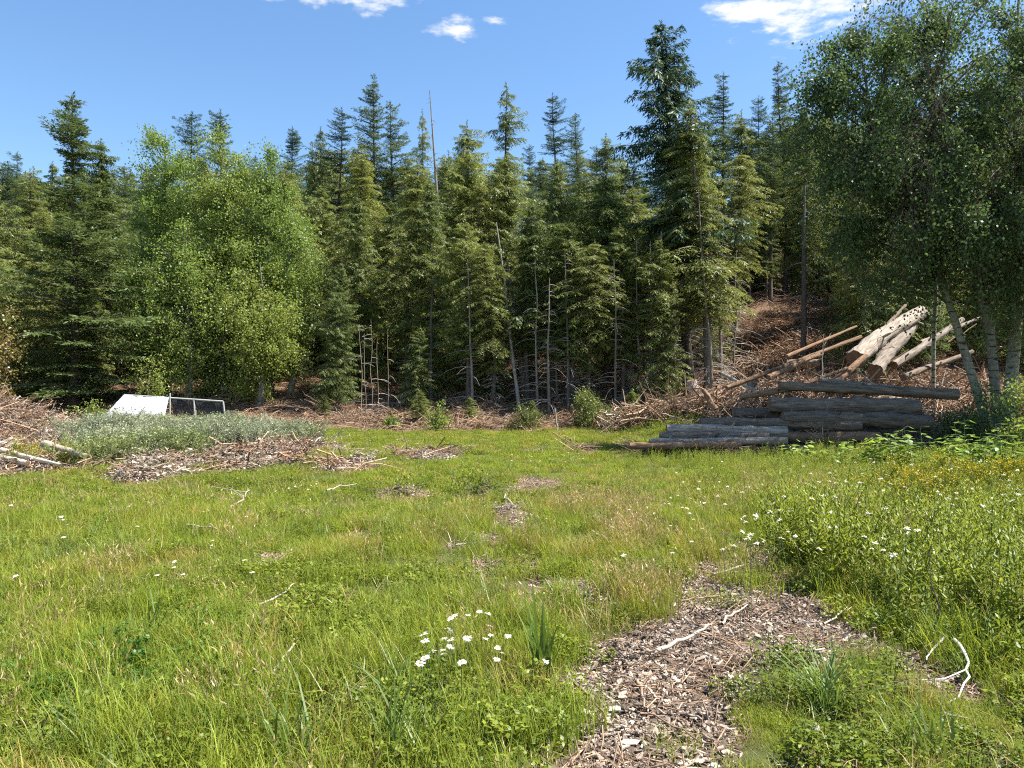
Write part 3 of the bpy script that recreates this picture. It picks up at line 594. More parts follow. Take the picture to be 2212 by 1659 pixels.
# ------------------------------------------------------------------ trees
def quad_leaves(mb, p, d, nr, L, W, m=0):
    V, Q = rhombs(p, d, nr, L, W); mb.add(V, Q, m=m)
def conifer(seed, H, prof, style='cedar', n_br=150, M_=13, K=7, ll=.19, lw=.055, z0=.05, asym=.25, dead=0, trunk_r=None, bare=0.0, leafm='cedar', barkm='bark', lean=None, dead_hi=None, dead_len=1.3):
    """prof: (height fraction, crown radius) list.  Returns trunk, crown, dead-branch meshes"""
    rng = np.random.RandomState(seed)
    trunk_r = trunk_r or H * .011 + .03
    pz = np.array([a for a, b in prof]); pr = np.array([b for a, b in prof])
    lean = np.array(lean if lean is not None else rng.randn(2) * .012 * H)
    kink = rng.randn(2) * .012 * H
    def tc(t): t = np.asarray(t); return np.stack([lean[0] * t + kink[0] * np.sin(t * 5), lean[1] * t + kink[1] * np.sin(t * 5), H * t], -1)
    t = z0 + (1 - z0) * np.sort(rng.rand(n_br)) * .985
    L = np.interp(t, pz, pr) * (.55 + .6 * rng.rand(n_br))
    az = np.arange(n_br) * 2.39996 + rng.rand(n_br) * .9
    L = L * (1 + asym * np.sin(az + seed) + asym * .9 * np.sin(az * 2 + t * 23 + seed * 1.7) * .8 + asym * (vnoise(t * 14, az * 0 + seed, 2) - .5) * 2.2)
    L = np.maximum(L, .12)
    if bare: L = np.where(rng.rand(n_br) < bare, L * .25, L)
    s = (np.arange(M_) + .5) / M_
    s = np.clip(s[None] + rng.randn(n_br, M_) * .02, .03, 1)
    if style == 'fir': a0, b0, c0 = .10 + .35 * t, -.28 * (1 - .4 * t), .12
    elif style == 'hemlock': a0, b0, c0 = .05 + .45 * t, -.50 + 0 * t, .0
    else: a0, b0, c0 = .02 + .35 * t, -.62 + .2 * t, .20
    a0 = a0 + rng.randn(n_br) * .10
    def bp(s):
        r = L[:, None] * s; z = L[:, None] * (a0[:, None] * s + (b0 + 0 * t)[:, None] * s ** 2 + c0 * s ** 4)
        wob = .05 * L[:, None] * np.sin(s * 6 + az[:, None] * 3)
        return tc(t)[:, None] + np.stack([np.cos(az)[:, None] * r - np.sin(az)[:, None] * wob, np.sin(az)[:, None] * r + np.cos(az)[:, None] * wob, z], -1)
    p = bp(s)
    out = norm(bp(np.clip(s + .06, 0, 1.1)) - bp(np.clip(s - .06, 0, 1)))
    side = np.stack([-np.sin(az), np.cos(az), 0 * az], -1)[:, None] * np.ones((1, M_, 1))
    mb = MB()
    keep = rng.rand(n_br, M_) < np.clip(L / 1.25, .22, 1)[:, None]
    droop = {'fir': .12, 'hemlock': .45, 'cedar': .75}[style]
    for sgn in (-1, 1):
        lsp = (.18 + .30 * L[:, None] * (1.05 - s) * (.5 + rng.rand(n_br, M_))) * (.75 + .4 * rng.rand(n_br, M_))
        lsp = np.minimum(lsp, .85)
        d = norm(out * .75 + side * sgn * (.85 + .3 * rng.rand(n_br, M_, 1)) + np.array([0, 0, -1.]) * droop * (.4 + .9 * rng.rand(n_br, M_, 1)) + rng.randn(n_br, M_, 3) * .12)
        nrm = norm(np.cross(d, np.cross(np.array([0, 0, 1.]) + rng.randn(n_br, M_, 3) * .25, d)))
        sd = np.cross(d, nrm)
        for k in range(K):
            f = (k + .3) / K; q = p + d * (lsp * f)[..., None] + np.array([0, 0, -1.]) * (droop * .35 * lsp * f * f)[..., None]
            kk = 1 if k % 2 else -1
            dd = d * .8 + sd * kk * (.65 if k < K - 1 else 0) + rng.randn(n_br, M_, 3) * .16 + np.array([0, 0, -.3 * droop])
            quad_leaves(mb, q[keep], dd[keep], (nrm + rng.randn(n_br, M_, 3) * .35)[keep], ((.75 + .16 * L)[:, None] * ll * (.65 + .6 * rng.rand(n_br, M_)))[keep], ((.8 + .14 * L)[:, None] * lw * (.7 + .6 * rng.rand(n_br, M_)))[keep])
    # leader
    n = 26; tt = .955 + .045 * rng.rand(n); aa = rng.rand(n) * 6.283
    quad_leaves(mb, tc(tt), np.stack([np.cos(aa), np.sin(aa), .6 + rng.rand(n)], -1), rng.randn(n, 3), np.full(n, ll * 1.1), np.full(n, lw))
    crown = mb.mesh('crown', [M[leafm]])
    tb = MB()
    u = np.linspace(0, 1, 16); rad = trunk_r * (1 - u) ** .85 + .012; rad[0] *= 1.45; rad[1] *= 1.08
    P = tc(u); P[0, 2] -= .4
    V, Q = tubes(P[None], rad[None], 9); V = V + (fbm(V[:, 2] * 2, np.arctan2(V[:, 1], V[:, 0]) * 2, 3)[:, None] - .5) * np.array([1, 1, 0]) * trunk_r * .5; tb.add(V, Q)
    ks = np.arange(0, n_br); sb = np.linspace(0, .9, 5)[None] * np.ones((n_br, 1))
    V, Q = tubes(bp(sb), np.maximum((.012 + .008 * L)[:, None] * (1.05 - sb), .004), 3); tb.add(V, Q)
    trunk = tb.mesh('trunk', [M[barkm]], True)
    dm = None
    if dead:
        hi = dead_hi or z0 * 1.15
        td = rng.uniform(.03, hi, dead); a = rng.rand(dead) * 6.283; Ld = dead_len * (.35 + .9 * rng.rand(dead)); sd_ = np.linspace(0, 1, 6)[None] * np.ones((dead, 1))
        zz = Ld[:, None] * (.22 * sd_ - (.35 + .4 * rng.rand(dead, 1)) * sd_ ** 2.2)
        Pd = tc(td)[:, None] + np.stack([np.cos(a)[:, None] * Ld[:, None] * sd_, np.sin(a)[:, None] * Ld[:, None] * sd_, zz], -1)
        db = MB(); V, Q = tubes(Pd, .013 * (1.1 - .8 * sd_), 3); db.add(V, Q)
        n2 = dead * 3; kk = rng.randint(0, dead, n2); f = rng.randint(2, 5, n2); b0 = Pd[kk, f]; e0 = b0 + np.stack([np.cos(a[kk] + rng.randn(n2) * .8), np.sin(a[kk] + rng.randn(n2) * .8), -.5 * rng.rand(n2)], -1) * (.2 + .35 * rng.rand(n2))[:, None]
        V, Q = tubes(np.stack([b0, e0], 1), np.full((n2, 2), .007), 3); db.add(V, Q)
        dm = db.mesh('dead_branches', [M['twig']])
    return trunk, crown, dm
FULL = lambda r: [(0, r * .8), (.12, r * .95), (.35, r * .92), (.6, r * .72), (.8, r * .46), (.93, r * .22), (1, .08)]
NARR = lambda r: [(0, r * .6), (.25, r), (.55, r * .95), (.8, r * .66), (.93, r * .34), (1, .08)]
HIGH = lambda r: [(0, 0.1), (.30, r * .5), (.45, r * .95), (.62, r), (.8, r * .78), (.93, r * .4), (1, .08)]
V_ = {
 'fir1': (20, conifer(1, 20, FULL(3.90), 'fir', 247, 12, 6, .20, .055, .06, leafm='fir_blue')),
 'fir2': (20, conifer(2, 20, NARR(3.30), 'fir', 221, 12, 6, .20, .055, .15, .3, leafm='fir')),
 'fir3': (20, conifer(3, 20, NARR(3.60), 'fir', 195, 11, 6, .21, .055, .2, .4, bare=.12, leafm='fir_blue')),
 'ced1': (18, conifer(4, 18, FULL(4.05), 'cedar', 247, 13, 6, .20, .060, .05)),
 'ced2': (18, conifer(5, 18, NARR(3.15), 'cedar', 234, 12, 6, .20, .060, .12, .35)),
 'ced3': (18, conifer(6, 18, HIGH(3.45), 'cedar', 221, 12, 6, .20, .060, .28, .35, dead=60)),
 'ced4': (18, conifer(9, 18, [(0, 2.4), (.3, 3.4), (.6, 3.2), (.8, 2.4), (.92, 1.5), (1, .4)], 'cedar', 250, 13, 6, .21, .062, .08, .45, bare=.1)),
 'fir4': (20, conifer(10, 20, [(0, .5), (.25, 2.2), (.5, 3.0), (.7, 2.5), (.88, 1.5), (.96, .7), (1, .2)], 'fir', 230, 13, 6, .21, .058, .15, .5, bare=.15, leafm='fir')),
 'hem1': (15, conifer(7, 15, FULL(3.75), 'hemlock', 247, 12, 6, .17, .045, .05, leafm='hemlock')),
 'hem2': (15, conifer(8, 15, HIGH(3.15), 'hemlock', 221, 12, 6, .17, .045, .25, .35, dead=70, leafm='hemlock')),
}
HERO = {
 'left_fir': (15, conifer(21, 15, [(0, 3.0), (.1, 3.6), (.3, 3.2), (.5, 2.4), (.66, 1.6), (.74, .8), (.78, .5), (.82, 1.3), (.86, .9), (.89, .35), (.92, .75), (.95, .4), (1, .15)], 'fir', 270, 14, 6, .21, .058, .03, .3, leafm='fir', bare=.1)),
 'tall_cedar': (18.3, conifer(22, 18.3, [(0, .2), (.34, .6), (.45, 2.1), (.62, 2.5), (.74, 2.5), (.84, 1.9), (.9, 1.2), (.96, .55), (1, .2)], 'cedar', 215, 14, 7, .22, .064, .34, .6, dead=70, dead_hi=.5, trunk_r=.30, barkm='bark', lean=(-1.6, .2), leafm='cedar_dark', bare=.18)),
 'lit_hem': (13, conifer(23, 13, [(0, .3), (.25, 1.2), (.4, 2.0), (.55, 1.9), (.7, 1.5), (.85, .8), (.95, .3), (1, .05)], 'hemlock', 220, 14, 6, .17, .045, .26, .25, dead=110, dead_hi=.5, dead_len=1.5, lean=(-.7, 0), leafm='hemlock', barkm='bark_lit')),
 'twin_fir': (20, conifer(24, 20, NARR(2.5), 'fir', 210, 13, 6, .21, .058, .12, .45, leafm='fir')),
 'thin_cedar': (18, conifer(25, 18, [(0, .2), (.3, 1.0), (.5, 1.6), (.75, 1.4), (.9, .9), (.97, .4), (1, .15)], 'cedar', 150, 11, 6, .21, .06, .3, .4, dead=40, bare=.15)),
}
tree_n = 0
def place_tree(kind, x, y, H, rw=1.0, name='conifer_tree', label='', cat='conifer', group=None, rz=None):
    global tree_n
    tree_n += 1
    H0, (tr, cr, de) = (HERO.get(kind) or V_.get(kind))
    k = H / H0; rw = rw * (1.08 if kind in V_ else 1.0)
    r = obj(name, None, loc=(x, y, hz(x, y) - .05), rot=(0, 0, (tree_n * 2.1) % 6.28 if rz is None else rz), scl=(k * rw, k * rw, k))
    r.empty_display_size = .5
    r['label'] = label; r['category'] = cat
    if group: r['group'] = group
    obj('trunk', tr, r); obj('crown', cr, r)
    if de: obj('dead_branches', de, r, kind='stuff')
    return r
def tree_px(kind, px, top, Y, rw, name, label, cat='conifer', rz=None):
    x = X(px, Y); H = EYE + (CY - top) / FP * Y - hz(x, Y)
    return place_tree(kind, x, Y, H, rw, name, label, cat, rz=rz)

TREES = [
 # kind, px, top, Y, rw, name, label
 ('left_fir', 160, 195, 31, .95, 'fir_tree', 'large bushy fir with a sparse ragged top above the mulch mound', 0),
 ('ced1', 225, 300, 38, .9, 'cedar_tree', 'cedar tucked between the ragged-topped fir and the birch clump', None),
 ('fir4', 22, 325, 50, .8, 'fir_tree', 'fir rising at the far left edge of the skyline', None),
 ('hem1', 60, 360, 42, .9, 'hemlock_tree', 'olive hemlock behind the left side of the ragged-topped fir', None),
 ('ced2', 105, 345, 56, .8, 'cedar_tree', 'small-topped cedar on the skyline just left of the ragged fir top', None),
 ('fir3', 402, 235, 58, .75, 'fir_tree', 'pointed fir poking above the left birch crown', None),
 ('fir1', 480, 230, 60, .75, 'fir_tree', 'dark pointed fir poking above the birch clump, right one of two', None),
 ('fir2', 560, 335, 62, .7, 'fir_tree', 'short fir tip just right of the birch crowns on the skyline', None),
 ('fir1', 622, 270, 64, .75, 'fir_tree', 'dense conical fir on the skyline between birches and paired firs', None),
 ('ced2', 690, 275, 58, .55, 'cedar_tree', 'thin wispy cedar on the skyline left of a dark fir', None),
 ('fir3', 735, 235, 54, .75, 'fir_tree', 'dark spiky fir on the skyline left of the tall twin firs', None),
 ('twin_fir', 803, 163, 52, .8, 'fir_tree', 'tall full fir, the highest of the skyline left of the snag', 1.0),
 ('fir4', 852, 212, 53, .75, 'fir_tree', 'fir leaning close on the right of the tall full fir', None),
 ('thin_cedar', 910, 235, 52, .5, 'cedar_tree', 'thin sparse cedar spire just left of the bare snag', None),
 ('ced4', 965, 325, 44, .65, 'cedar_tree', 'yellow-green cedar top just right of the bare snag', None),
 ('ced4', 1010, 257, 47, .7, 'cedar_tree', 'feathery cedar between the snag and the tall open-crowned cedar', None),
 ('thin_cedar', 1088, 180, 45, .85, 'cedar_tree', 'tall open-crowned cedar with trunk showing, right of the snag', None),
 ('fir3', 1140, 308, 66, .6, 'spruce_tree', 'small dark spruce low in the skyline gap', None),
 ('fir3', 1205, 200, 58, .72, 'fir_tree', 'open-branched fir alone in the skyline dip, taller of two', 2.0),
 ('fir2', 1250, 243, 60, .65, 'fir_tree', 'shorter fir close right of the open-branched skyline fir', None),
 ('ced4', 1305, 288, 56, .75, 'cedar_tree', 'rounded cedar on the skyline left of the tallest cedar', None),
 ('ced2', 690, 400, 42, .9, 'cedar_tree', 'dull cedar crowded against the right edge of the birch clump', None),
 ('ced1', 775, 415, 33, .78, 'cedar_tree', 'sunlit cedar with sweeping skirts right of the birch clump', None),
 ('ced1', 735, 560, 32, .7, 'cedar_tree', 'low dark cedar at the meadow edge beside the birch clump', None),
 ('ced3', 850, 430, 40, .9, 'cedar_tree', 'shaded cedar behind the gap where brown saplings stand', None),
 ('ced1', 930, 385, 32.5, .72, 'cedar_tree', 'cedar in front of the foot of the bare snag', None),
 ('hem2', 1030, 385, 37, .75, 'hemlock_tree', 'pale hemlock behind the thin leaning poles', None),
 ('ced3', 1100, 330, 38, .85, 'cedar_tree', 'cedar with grey trunk bare low down, mid forest edge', None),
 ('ced3', 1195, 340, 33.5, .72, 'cedar_tree', 'bright cedar with drooping sunlit sprays left of the dark gap', None),
 ('ced2', 1260, 400, 42, .8, 'cedar_tree', 'dark cedar behind the black gap in the forest edge', None),
 ('ced3', 1370, 400, 38, .85, 'cedar_tree', 'shaded cedar hugging the left side of the tallest cedar', None),
 ('hem2', 1395, 470, 34, .8, 'hemlock_tree', 'thin dark hemlock low beside the tallest cedar trunk', None),
 ('tall_cedar', 1490, 35, 33.5, .86, 'cedar_tree', 'tallest cedar, dark shaggy top standing clear of the skyline', 0.0),
 ('lit_hem', 1530, 215, 32, 1.0, 'hemlock_tree', 'sunlit hemlock with bare lower limbs right of the tallest cedar', 0.0),
 ('fir4', 1560, 158, 52, .8, 'fir_tree', 'dark pointed fir on the skyline right of the tallest cedar', None),
 ('fir3', 1638, 202, 52, .6, 'fir_tree', 'slim fir on the skyline between two darker firs, left of the tall birches', None),
 ('fir4', 1695, 128, 46, .75, 'fir_tree', 'tall fir half hidden behind the left birch foliage', None),
 ('hem2', 1590, 330, 40, .9, 'hemlock_tree', 'hemlock behind the clearing of brown slash', None),
 ('hem2', 1740, 300, 37, .85, 'hemlock_tree', 'hemlock with a straight dark trunk left of the slash pile', None),
 ('hem1', 1712, 470, 46, .6, 'hemlock_tree', 'small bright hemlock deep in the trees behind the brown clearing', None),
 ('hem1', 1850, 310, 33, .75, 'hemlock_tree', 'full hemlock right behind the pale logs of the slash pile', None),
 ('ced1', 1930, 260, 37, .95, 'cedar_tree', 'cedar behind the leaning birch trunks', None),
 ('hem1', 2040, 330, 34, .95, 'hemlock_tree', 'hemlock seen between the two leaning birch trunks', None),
 ('ced1', 2160, 250, 36, .95, 'cedar_tree', 'cedar behind the rightmost birch trunk', None),
 ('fir1', 1790, 200, 56, .8, 'fir_tree', 'fir top just showing through the left birch foliage', None),
 ('ced4', 1605, 235, 46, .75, 'cedar_tree', 'broad cedar right of the dark pointed fir beyond the brown clearing', None),
 ('fir4', 1665, 245, 44, .7, 'fir_tree', 'dark fir at the back of the brown clearing, beneath the slim skyline fir', None),
 ('ced4', 1730, 225, 47, .7, 'cedar_tree', 'cedar whose top just meets the left birch leaves', None),
 ('ced1', 1640, 390, 47, .8, 'cedar_tree', 'bushy cedar closing the top of the brown clearing', None),
 ('hem1', 1790, 380, 46, .8, 'hemlock_tree', 'hemlock closing the right side of the brown clearing', None),
 ('ced3', 1010, 470, 31.5, .9, 'cedar_tree', 'shaded cedar left of the pale thin pole, limbs bare low down', None),
 ('hem2', 1060, 520, 31, .9, 'hemlock_tree', 'small hemlock over the foot of the pale thin pole', None),
 ('ced3', 1140, 430, 32, .95, 'cedar_tree', 'cedar just right of the leaning grey trunk', None),
 ('ced3', 1235, 470, 31.5, .9, 'cedar_tree', 'cedar bordering the black gap on its left', None),
 ('ced3', 1310, 380, 34, 1.0, 'cedar_tree', 'dark cedar standing in the black gap', None),
 ('hem2', 1275, 520, 31, .9, 'hemlock_tree', 'small shaded hemlock at the front of the black gap', None),
 ('ced3', 1345, 480, 31.5, .9, 'cedar_tree', 'cedar bordering the black gap on its right', None),
 ('ced3', 1440, 430, 36, .9, 'cedar_tree', 'shaded cedar directly behind the tallest cedar trunk', None),
 ('hem2', 880, 470, 33, .9, 'hemlock_tree', 'hemlock left of the cedar below the snag, bare low limbs', None),
 ('ced3', 650, 480, 36, .9, 'cedar_tree', 'cedar showing just past the right shoulder of the birches', None),
 ('ced3', 1480, 400, 37.5, .9, 'cedar_tree', 'cedar between the tallest cedar and the sunlit hemlock, set back', None),
]
for kind, px, top, Y, rw, nm, lab, rz in TREES: tree_px(kind, px, top, Y, rw, nm, lab, rz=rz)

# the crowded wood behind
SKY_PX = [-200, 0, 100, 250, 400, 560, 700, 800, 880, 1000, 1150, 1300, 1400, 1500, 1600, 1750, 2212, 2500]
SKY_PY = [335, 345, 360, 355, 340, 352, 320, 300, 330, 325, 345, 305, 300, 250, 245, 240, 215, 215]
ZONES = [(250, 'hemlock or cedar crowded on the slope behind the ragged-topped fir'), (680, 'conifer crowded on the slope behind the birch clump'), (940, 'conifer crowded on the slope behind the tall twin firs'),
         (1300, 'conifer crowded on the slope behind the open-crowned cedar'), (1620, 'conifer crowded on the slope behind the tallest cedar'), (9999, 'conifer crowded on the slope behind the tall birches')]
rng = np.random.RandomState(5)
placed = [(X(p, Y), Y) for _, p, _, Y, *_ in TREES]
kinds = ['fir4', 'fir2', 'fir3', 'ced1', 'ced4', 'hem1', 'ced3', 'ced2', 'ced4', 'fir4']
cnt = 0
for i in range(5000):
    if cnt >= 320: break
    low = cnt >= 175; y = (30.5 + 24 * rng.rand() ** 1.5) if low else 36 + 52 * rng.rand() ** 1.3; px = rng.uniform(-120, 2330); x = X(px, y)
    if 1540 < px < 1830 and y < 44: continue
    if 760 < px < 870 and y < 37: continue
    if 225 < px < 715 and y < 38.5: continue
    if 1230 < px < 1330 and y < 38: continue
    if 1240 < px < 1330 and y < 40: continue
    if min((x - a) ** 2 + (y - b) ** 2 for a, b in placed) < (1.5 if low else 2.3 if y < 50 else 3.0) ** 2: continue
    top = np.interp(px, SKY_PX, SKY_PY) + 2 + 110 * rng.rand() ** 1.8
    H = EYE + (CY - top) / FP * y - hz(x, y)
    if low: H = rng.uniform(3.5, 8)
    elif H < 7 or H > 26: continue
    placed.append((x, y)); cnt += 1
    z = next(l for lim, l in ZONES if px < lim)
    kd = ['ced1', 'hem1', 'ced2'][rng.randint(3)] if low else kinds[rng.randint(len(kinds))]
    sp_ = {'f': 'dark fir', 'c': 'olive cedar', 'h': 'feathery hemlock'}[kd[0]]; wh = z.split('behind ')[1]
    lab = ('low young %s under the trees behind %s' if low else '%s crowded on the slope behind %s') % (sp_.replace('dark ', '').replace('olive ', ''), wh) if low else '%s crowded on the slope behind %s' % (sp_, wh)
    place_tree(kd, x, y, H, .8 + .25 * rng.rand(), {'f': 'fir_tree', 'c': 'cedar_tree', 'h': 'hemlock_tree'}[kd[0]], lab, 'conifer', group=lab.replace(sp_.split()[-1], sp_.split()[-1] + 's'))

# ---- birches
def birch(seed, path, rads, n_limb, zlo, crown_c, crown_r, n_leaf, leaf, leafm, clump=22, tw_len=.8, droop=.5, gaps=.45, limb_r=.035):
    """path: trunk points; limbs reach to points spread through the crown's ellipsoid; leaves hang on twigs"""
    rng = np.random.RandomState(seed)
    path = np.array(path, float); 
    u = np.linspace(0, 1, len(path)); uu = np.linspace(0, 1, 22)
    tp = np.stack([np.interp(uu, u, path[:, k]) for k in range(3)], -1); tp[:, :2] += (np.stack([vnoise(uu * 5, uu * 0 + seed), vnoise(uu * 5, uu * 0 + seed + 9)], -1) - .5) * .25
    tr = np.interp(uu, u, rads)
    tb = MB(); V, Q = tubes(tp[None], tr[None], 10); tb.add(V, Q)
    crown_c = np.array(crown_c, float); crown_r = np.array(crown_r, float)
    d = norm(rng.randn(n_limb, 3)); rr = rng.rand(n_limb) ** (1 / 2.4)
    tips = crown_c + d * rr[:, None] * crown_r
    # limb roots on the trunk, lower than the tips
    zt = np.clip(tips[:, 2] - (.35 + .5 * rng.rand(n_limb)) * np.linalg.norm(tips[:, :2] - crown_c[:2], axis=1) - .4, zlo, tp[-1, 2] - .05)
    root = np.stack([np.interp(zt, tp[:, 2], tp[:, k]) for k in range(3)], -1)
    s = np.linspace(0, 1, 8)[None, :, None]
    mid = (root + tips) / 2 + np.array([0, 0, 1.]) * .18 * np.linalg.norm(tips - root, axis=1)[:, None] + rng.randn(n_limb, 3) * .2
    LP = root[:, None] * (1 - s) ** 2 + 2 * mid[:, None] * s * (1 - s) + tips[:, None] * s ** 2
    ln = np.linalg.norm(tips - root, axis=1)
    V, Q = tubes(LP, (limb_r * (.35 + .25 * ln))[:, None] * (1.03 - s[:, :, 0]), 5)
    lb = MB(); lb.add(V, Q)
    n_tw = n_leaf // clump; kb = rng.randint(0, n_limb, n_tw); f = .35 + .65 * rng.rand(n_tw) ** .8
    fi = f * 7; i0 = np.minimum(fi.astype(int), 6); fr = (fi - i0)[:, None]; tb0 = LP[kb, i0] * (1 - fr) + LP[kb, i0 + 1] * fr
    td = norm(norm(tb0 - crown_c) * .5 + rng.randn(n_tw, 3) * .8 + np.array([0, 0, -droop * .5])); tl = tw_len * (.35 + .9 * rng.rand(n_tw))
    s3 = np.linspace(0, 1, 4)[None, :, None]
    TP = tb0[:, None] + td[:, None] * tl[:, None, None] * s3 + np.array([0, 0, -1.]) * (droop * tl)[:, None, None] * s3 ** 2 * .6
    V, Q = tubes(TP, np.full((n_tw, 4), .0035) * np.array([1.3, 1, .7, .3]), 3); lb.add(V, Q)
    k = np.repeat(np.arange(n_tw), clump); n = len(k); ft = (.1 + .9 * rng.rand(n))[:, None] * 3; j0 = np.minimum(ft.astype(int), 2)[:, 0]; fr = ft - j0[:, None]
    p = TP[k, j0] * (1 - fr) + TP[k, j0 + 1] * fr + rng.randn(n, 3) * .10
    dl = norm(rng.randn(n, 3) + np.array([0, 0, -.9])); nr = rng.randn(n, 3) + np.array([.25, 0, .5])
    keep = .6 * vnoise(p[:, 0] * 1.1 + p[:, 2] * .5, p[:, 2] * 1.1 + p[:, 1] * .6, seed) + .4 * vnoise(p[:, 0] * 2.3 + p[:, 1], p[:, 2] * 2.3 - p[:, 1], seed + 3) > gaps - .18 * rng.rand(n)
    p, dl, nr = p[keep], dl[keep], nr[keep]; n = len(p)
    cb = MB(); quad_leaves(cb, p, dl, nr, leaf * (.7 + .6 * rng.rand(n)), leaf * .78 * (.7 + .6 * rng.rand(n)))
    return tb.mesh('trunk', [M['birch_bark']], True), lb.mesh('limbs', [M['bark']], True), cb.mesh('crown', [M[leafm]])
def place_birch(meshes, loc, label, rz=0, scl=1., name='birch_tree', group=None):
    r = obj(name, None, loc=loc, rot=(0, 0, rz), scl=(scl, scl, scl)); r['label'] = label; r['category'] = 'birch'
    if group: r['group'] = group
    for nm, me in zip(('trunk', 'limbs', 'crown'), meshes): obj(nm, me, r)
    return r
# the sunlit clump on the left
def sized_birch(seed, px, top, Y, half, lab, n_leaf=44000, low=890, rz=0):
    x = X(px, Y); h0 = hz(x, Y); H = EYE + (CY - top) / FP * Y - h0; lo = EYE + (CY - low) / FP * Y - h0; lo = max(lo, .3)
    rr = half / FP * Y
    m = birch(seed, [(0, 0, -.3), (.1, 0, H * .3), (-.1, .1, H * .6), (.1, 0, H * .97)], [.15, .12, .07, .015], 95, H * .12, (0, 0, (H + lo) / 2 + .2), (rr, rr * .8, (H - lo) / 2), n_leaf, .086, 'birch', clump=20, tw_len=.85, gaps=.16)
    return place_birch(m, (x, Y, h0), lab, rz)
sized_birch(41, 350, 272, 34, 108, 'leftmost birch of the sunlit clump, tallest and widest crown')
sized_birch(42, 480, 290, 33, 118, 'second birch of the sunlit clump, round yellow-green top')
sized_birch(43, 580, 340, 33.5, 108, 'birch on the sloping right shoulder of the sunlit clump')
sized_birch(44, 625, 440, 32.5, 72, 'lowest birch on the right edge of the sunlit clump', 15000)
sized_birch(45, 400, 480, 31.5, 115, 'short birch filling the front of the sunlit clump', 22000)
sized_birch(46, 560, 560, 31, 100, 'bushy birch low in front of the sunlit clump, beside the small wire pen', 20000, 900)
# tall birches on the right, trunks leaning
def lean_birch(seed, pts, rads, cc, cr, n_leaf, lab, Y, n_limb=60, name='birch_tree', leaf=.078, leafm='birch_shaded', gaps=.50, zlo=3.0):
    w = np.array([at(px, py, Y + dy) for px, py, dy in pts]); base = w[0].copy(); base[2] = hz(base[0], base[1]) - .15; w[0] = base
    m = birch(seed, w - base, np.array(rads) * .68, n_limb, zlo, np.array(cc) - base, cr, int(n_leaf * 1.35), leaf, leafm, clump=22, tw_len=1.0, gaps=gaps, droop=.9)
    return place_birch(m, base, lab)
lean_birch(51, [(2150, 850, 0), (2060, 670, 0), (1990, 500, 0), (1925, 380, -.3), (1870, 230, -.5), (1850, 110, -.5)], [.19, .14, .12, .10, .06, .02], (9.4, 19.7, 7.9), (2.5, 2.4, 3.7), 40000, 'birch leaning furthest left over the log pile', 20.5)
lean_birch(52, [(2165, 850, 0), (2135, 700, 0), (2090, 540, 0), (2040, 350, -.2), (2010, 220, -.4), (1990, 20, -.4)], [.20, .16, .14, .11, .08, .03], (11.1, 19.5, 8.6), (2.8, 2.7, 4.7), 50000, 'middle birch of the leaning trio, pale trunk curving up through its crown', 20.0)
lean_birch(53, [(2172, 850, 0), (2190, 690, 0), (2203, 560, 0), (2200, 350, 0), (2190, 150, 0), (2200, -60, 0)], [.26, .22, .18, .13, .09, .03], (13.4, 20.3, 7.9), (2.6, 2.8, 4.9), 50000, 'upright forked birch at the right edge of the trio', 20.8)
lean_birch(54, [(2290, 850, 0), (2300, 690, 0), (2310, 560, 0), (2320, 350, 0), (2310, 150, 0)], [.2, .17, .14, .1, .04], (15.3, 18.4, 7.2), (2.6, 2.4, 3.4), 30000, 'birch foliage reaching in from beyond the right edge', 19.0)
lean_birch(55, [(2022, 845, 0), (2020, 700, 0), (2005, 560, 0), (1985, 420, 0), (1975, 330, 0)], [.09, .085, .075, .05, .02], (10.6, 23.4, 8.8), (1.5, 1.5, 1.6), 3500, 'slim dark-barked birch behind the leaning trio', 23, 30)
# deciduous plants at the left edge and a sapling before the tarp
def bush(seed, x, y, H, r, n_leaf, leaf, leafm, name, label, cat, low=.15, stems=4):
    h0 = hz(x, y); 
    m = birch(seed, [(0, 0, -.2), (.05, 0, H * .4), (0, .05, H * .9)], [.02 + .006 * H, .015 + .004 * H, .006], max(14, stems * 6), H * .08, (0, 0, H * (1 + low) / 2), (r, r, H * (1 - low) / 2), n_leaf, leaf, leafm, clump=14, tw_len=.12 * H + .1, gaps=.3, limb_r=.012)
    t, l, c = m; t.materials[0] = M['bark']
    o = obj(name, None, loc=(x, y, h0)); o['label'] = label; o['category'] = cat
    obj('stem', t, o); obj('limbs', l, o); obj('crown', c, o); return o
bush(61, X(-38, 27), 27, 5.4, 1.1, 6500, .09, 'yellowing', 'maple_bush', 'yellowing leafy bush cut off by the left edge', 'bush', .0)
bush(62, X(325, 28), 28, 2.6, .75, 1500, .07, 'birch', 'sapling', 'slender leafy sapling standing in front of the white tarp', 'sapling')
bush(63, X(200, 26), 26, 1.3, .6, 1200, .07, 'birch', 'bush', 'small green bush at the top right of the mulch mound', 'bush', .0)
bush(64, X(945, 27.5), 27.5, 1.0, .5, 700, .08, 'broad', 'bush', 'light green seedling bush in the shade at the meadow edge', 'bush', .0)
bush(65, X(848, 28), 28, .6, .45, 500, .08, 'broad', 'bush', 'low sprout in the sunlit slash below the brown saplings', 'bush', .0)
bush(66, X(1265, 27.8), 27.8, 1.5, .7, 2600, .07, 'cedar', 'bush', 'dark rounded shrub at the meadow edge below the black gap', 'bush', .0)
bush(67, X(1330, 27.5), 27.5, 1.0, .8, 2200, .07, 'cedar', 'bush', 'low dark shrub at the meadow edge left of the log pile', 'bush', .0)
bush(68, X(1130, 27.6), 27.6, .9, .8, 1800, .06, 'hemlock', 'bush', 'tangled grey-green shrub at the meadow edge near the broken stake', 'bush', .0)
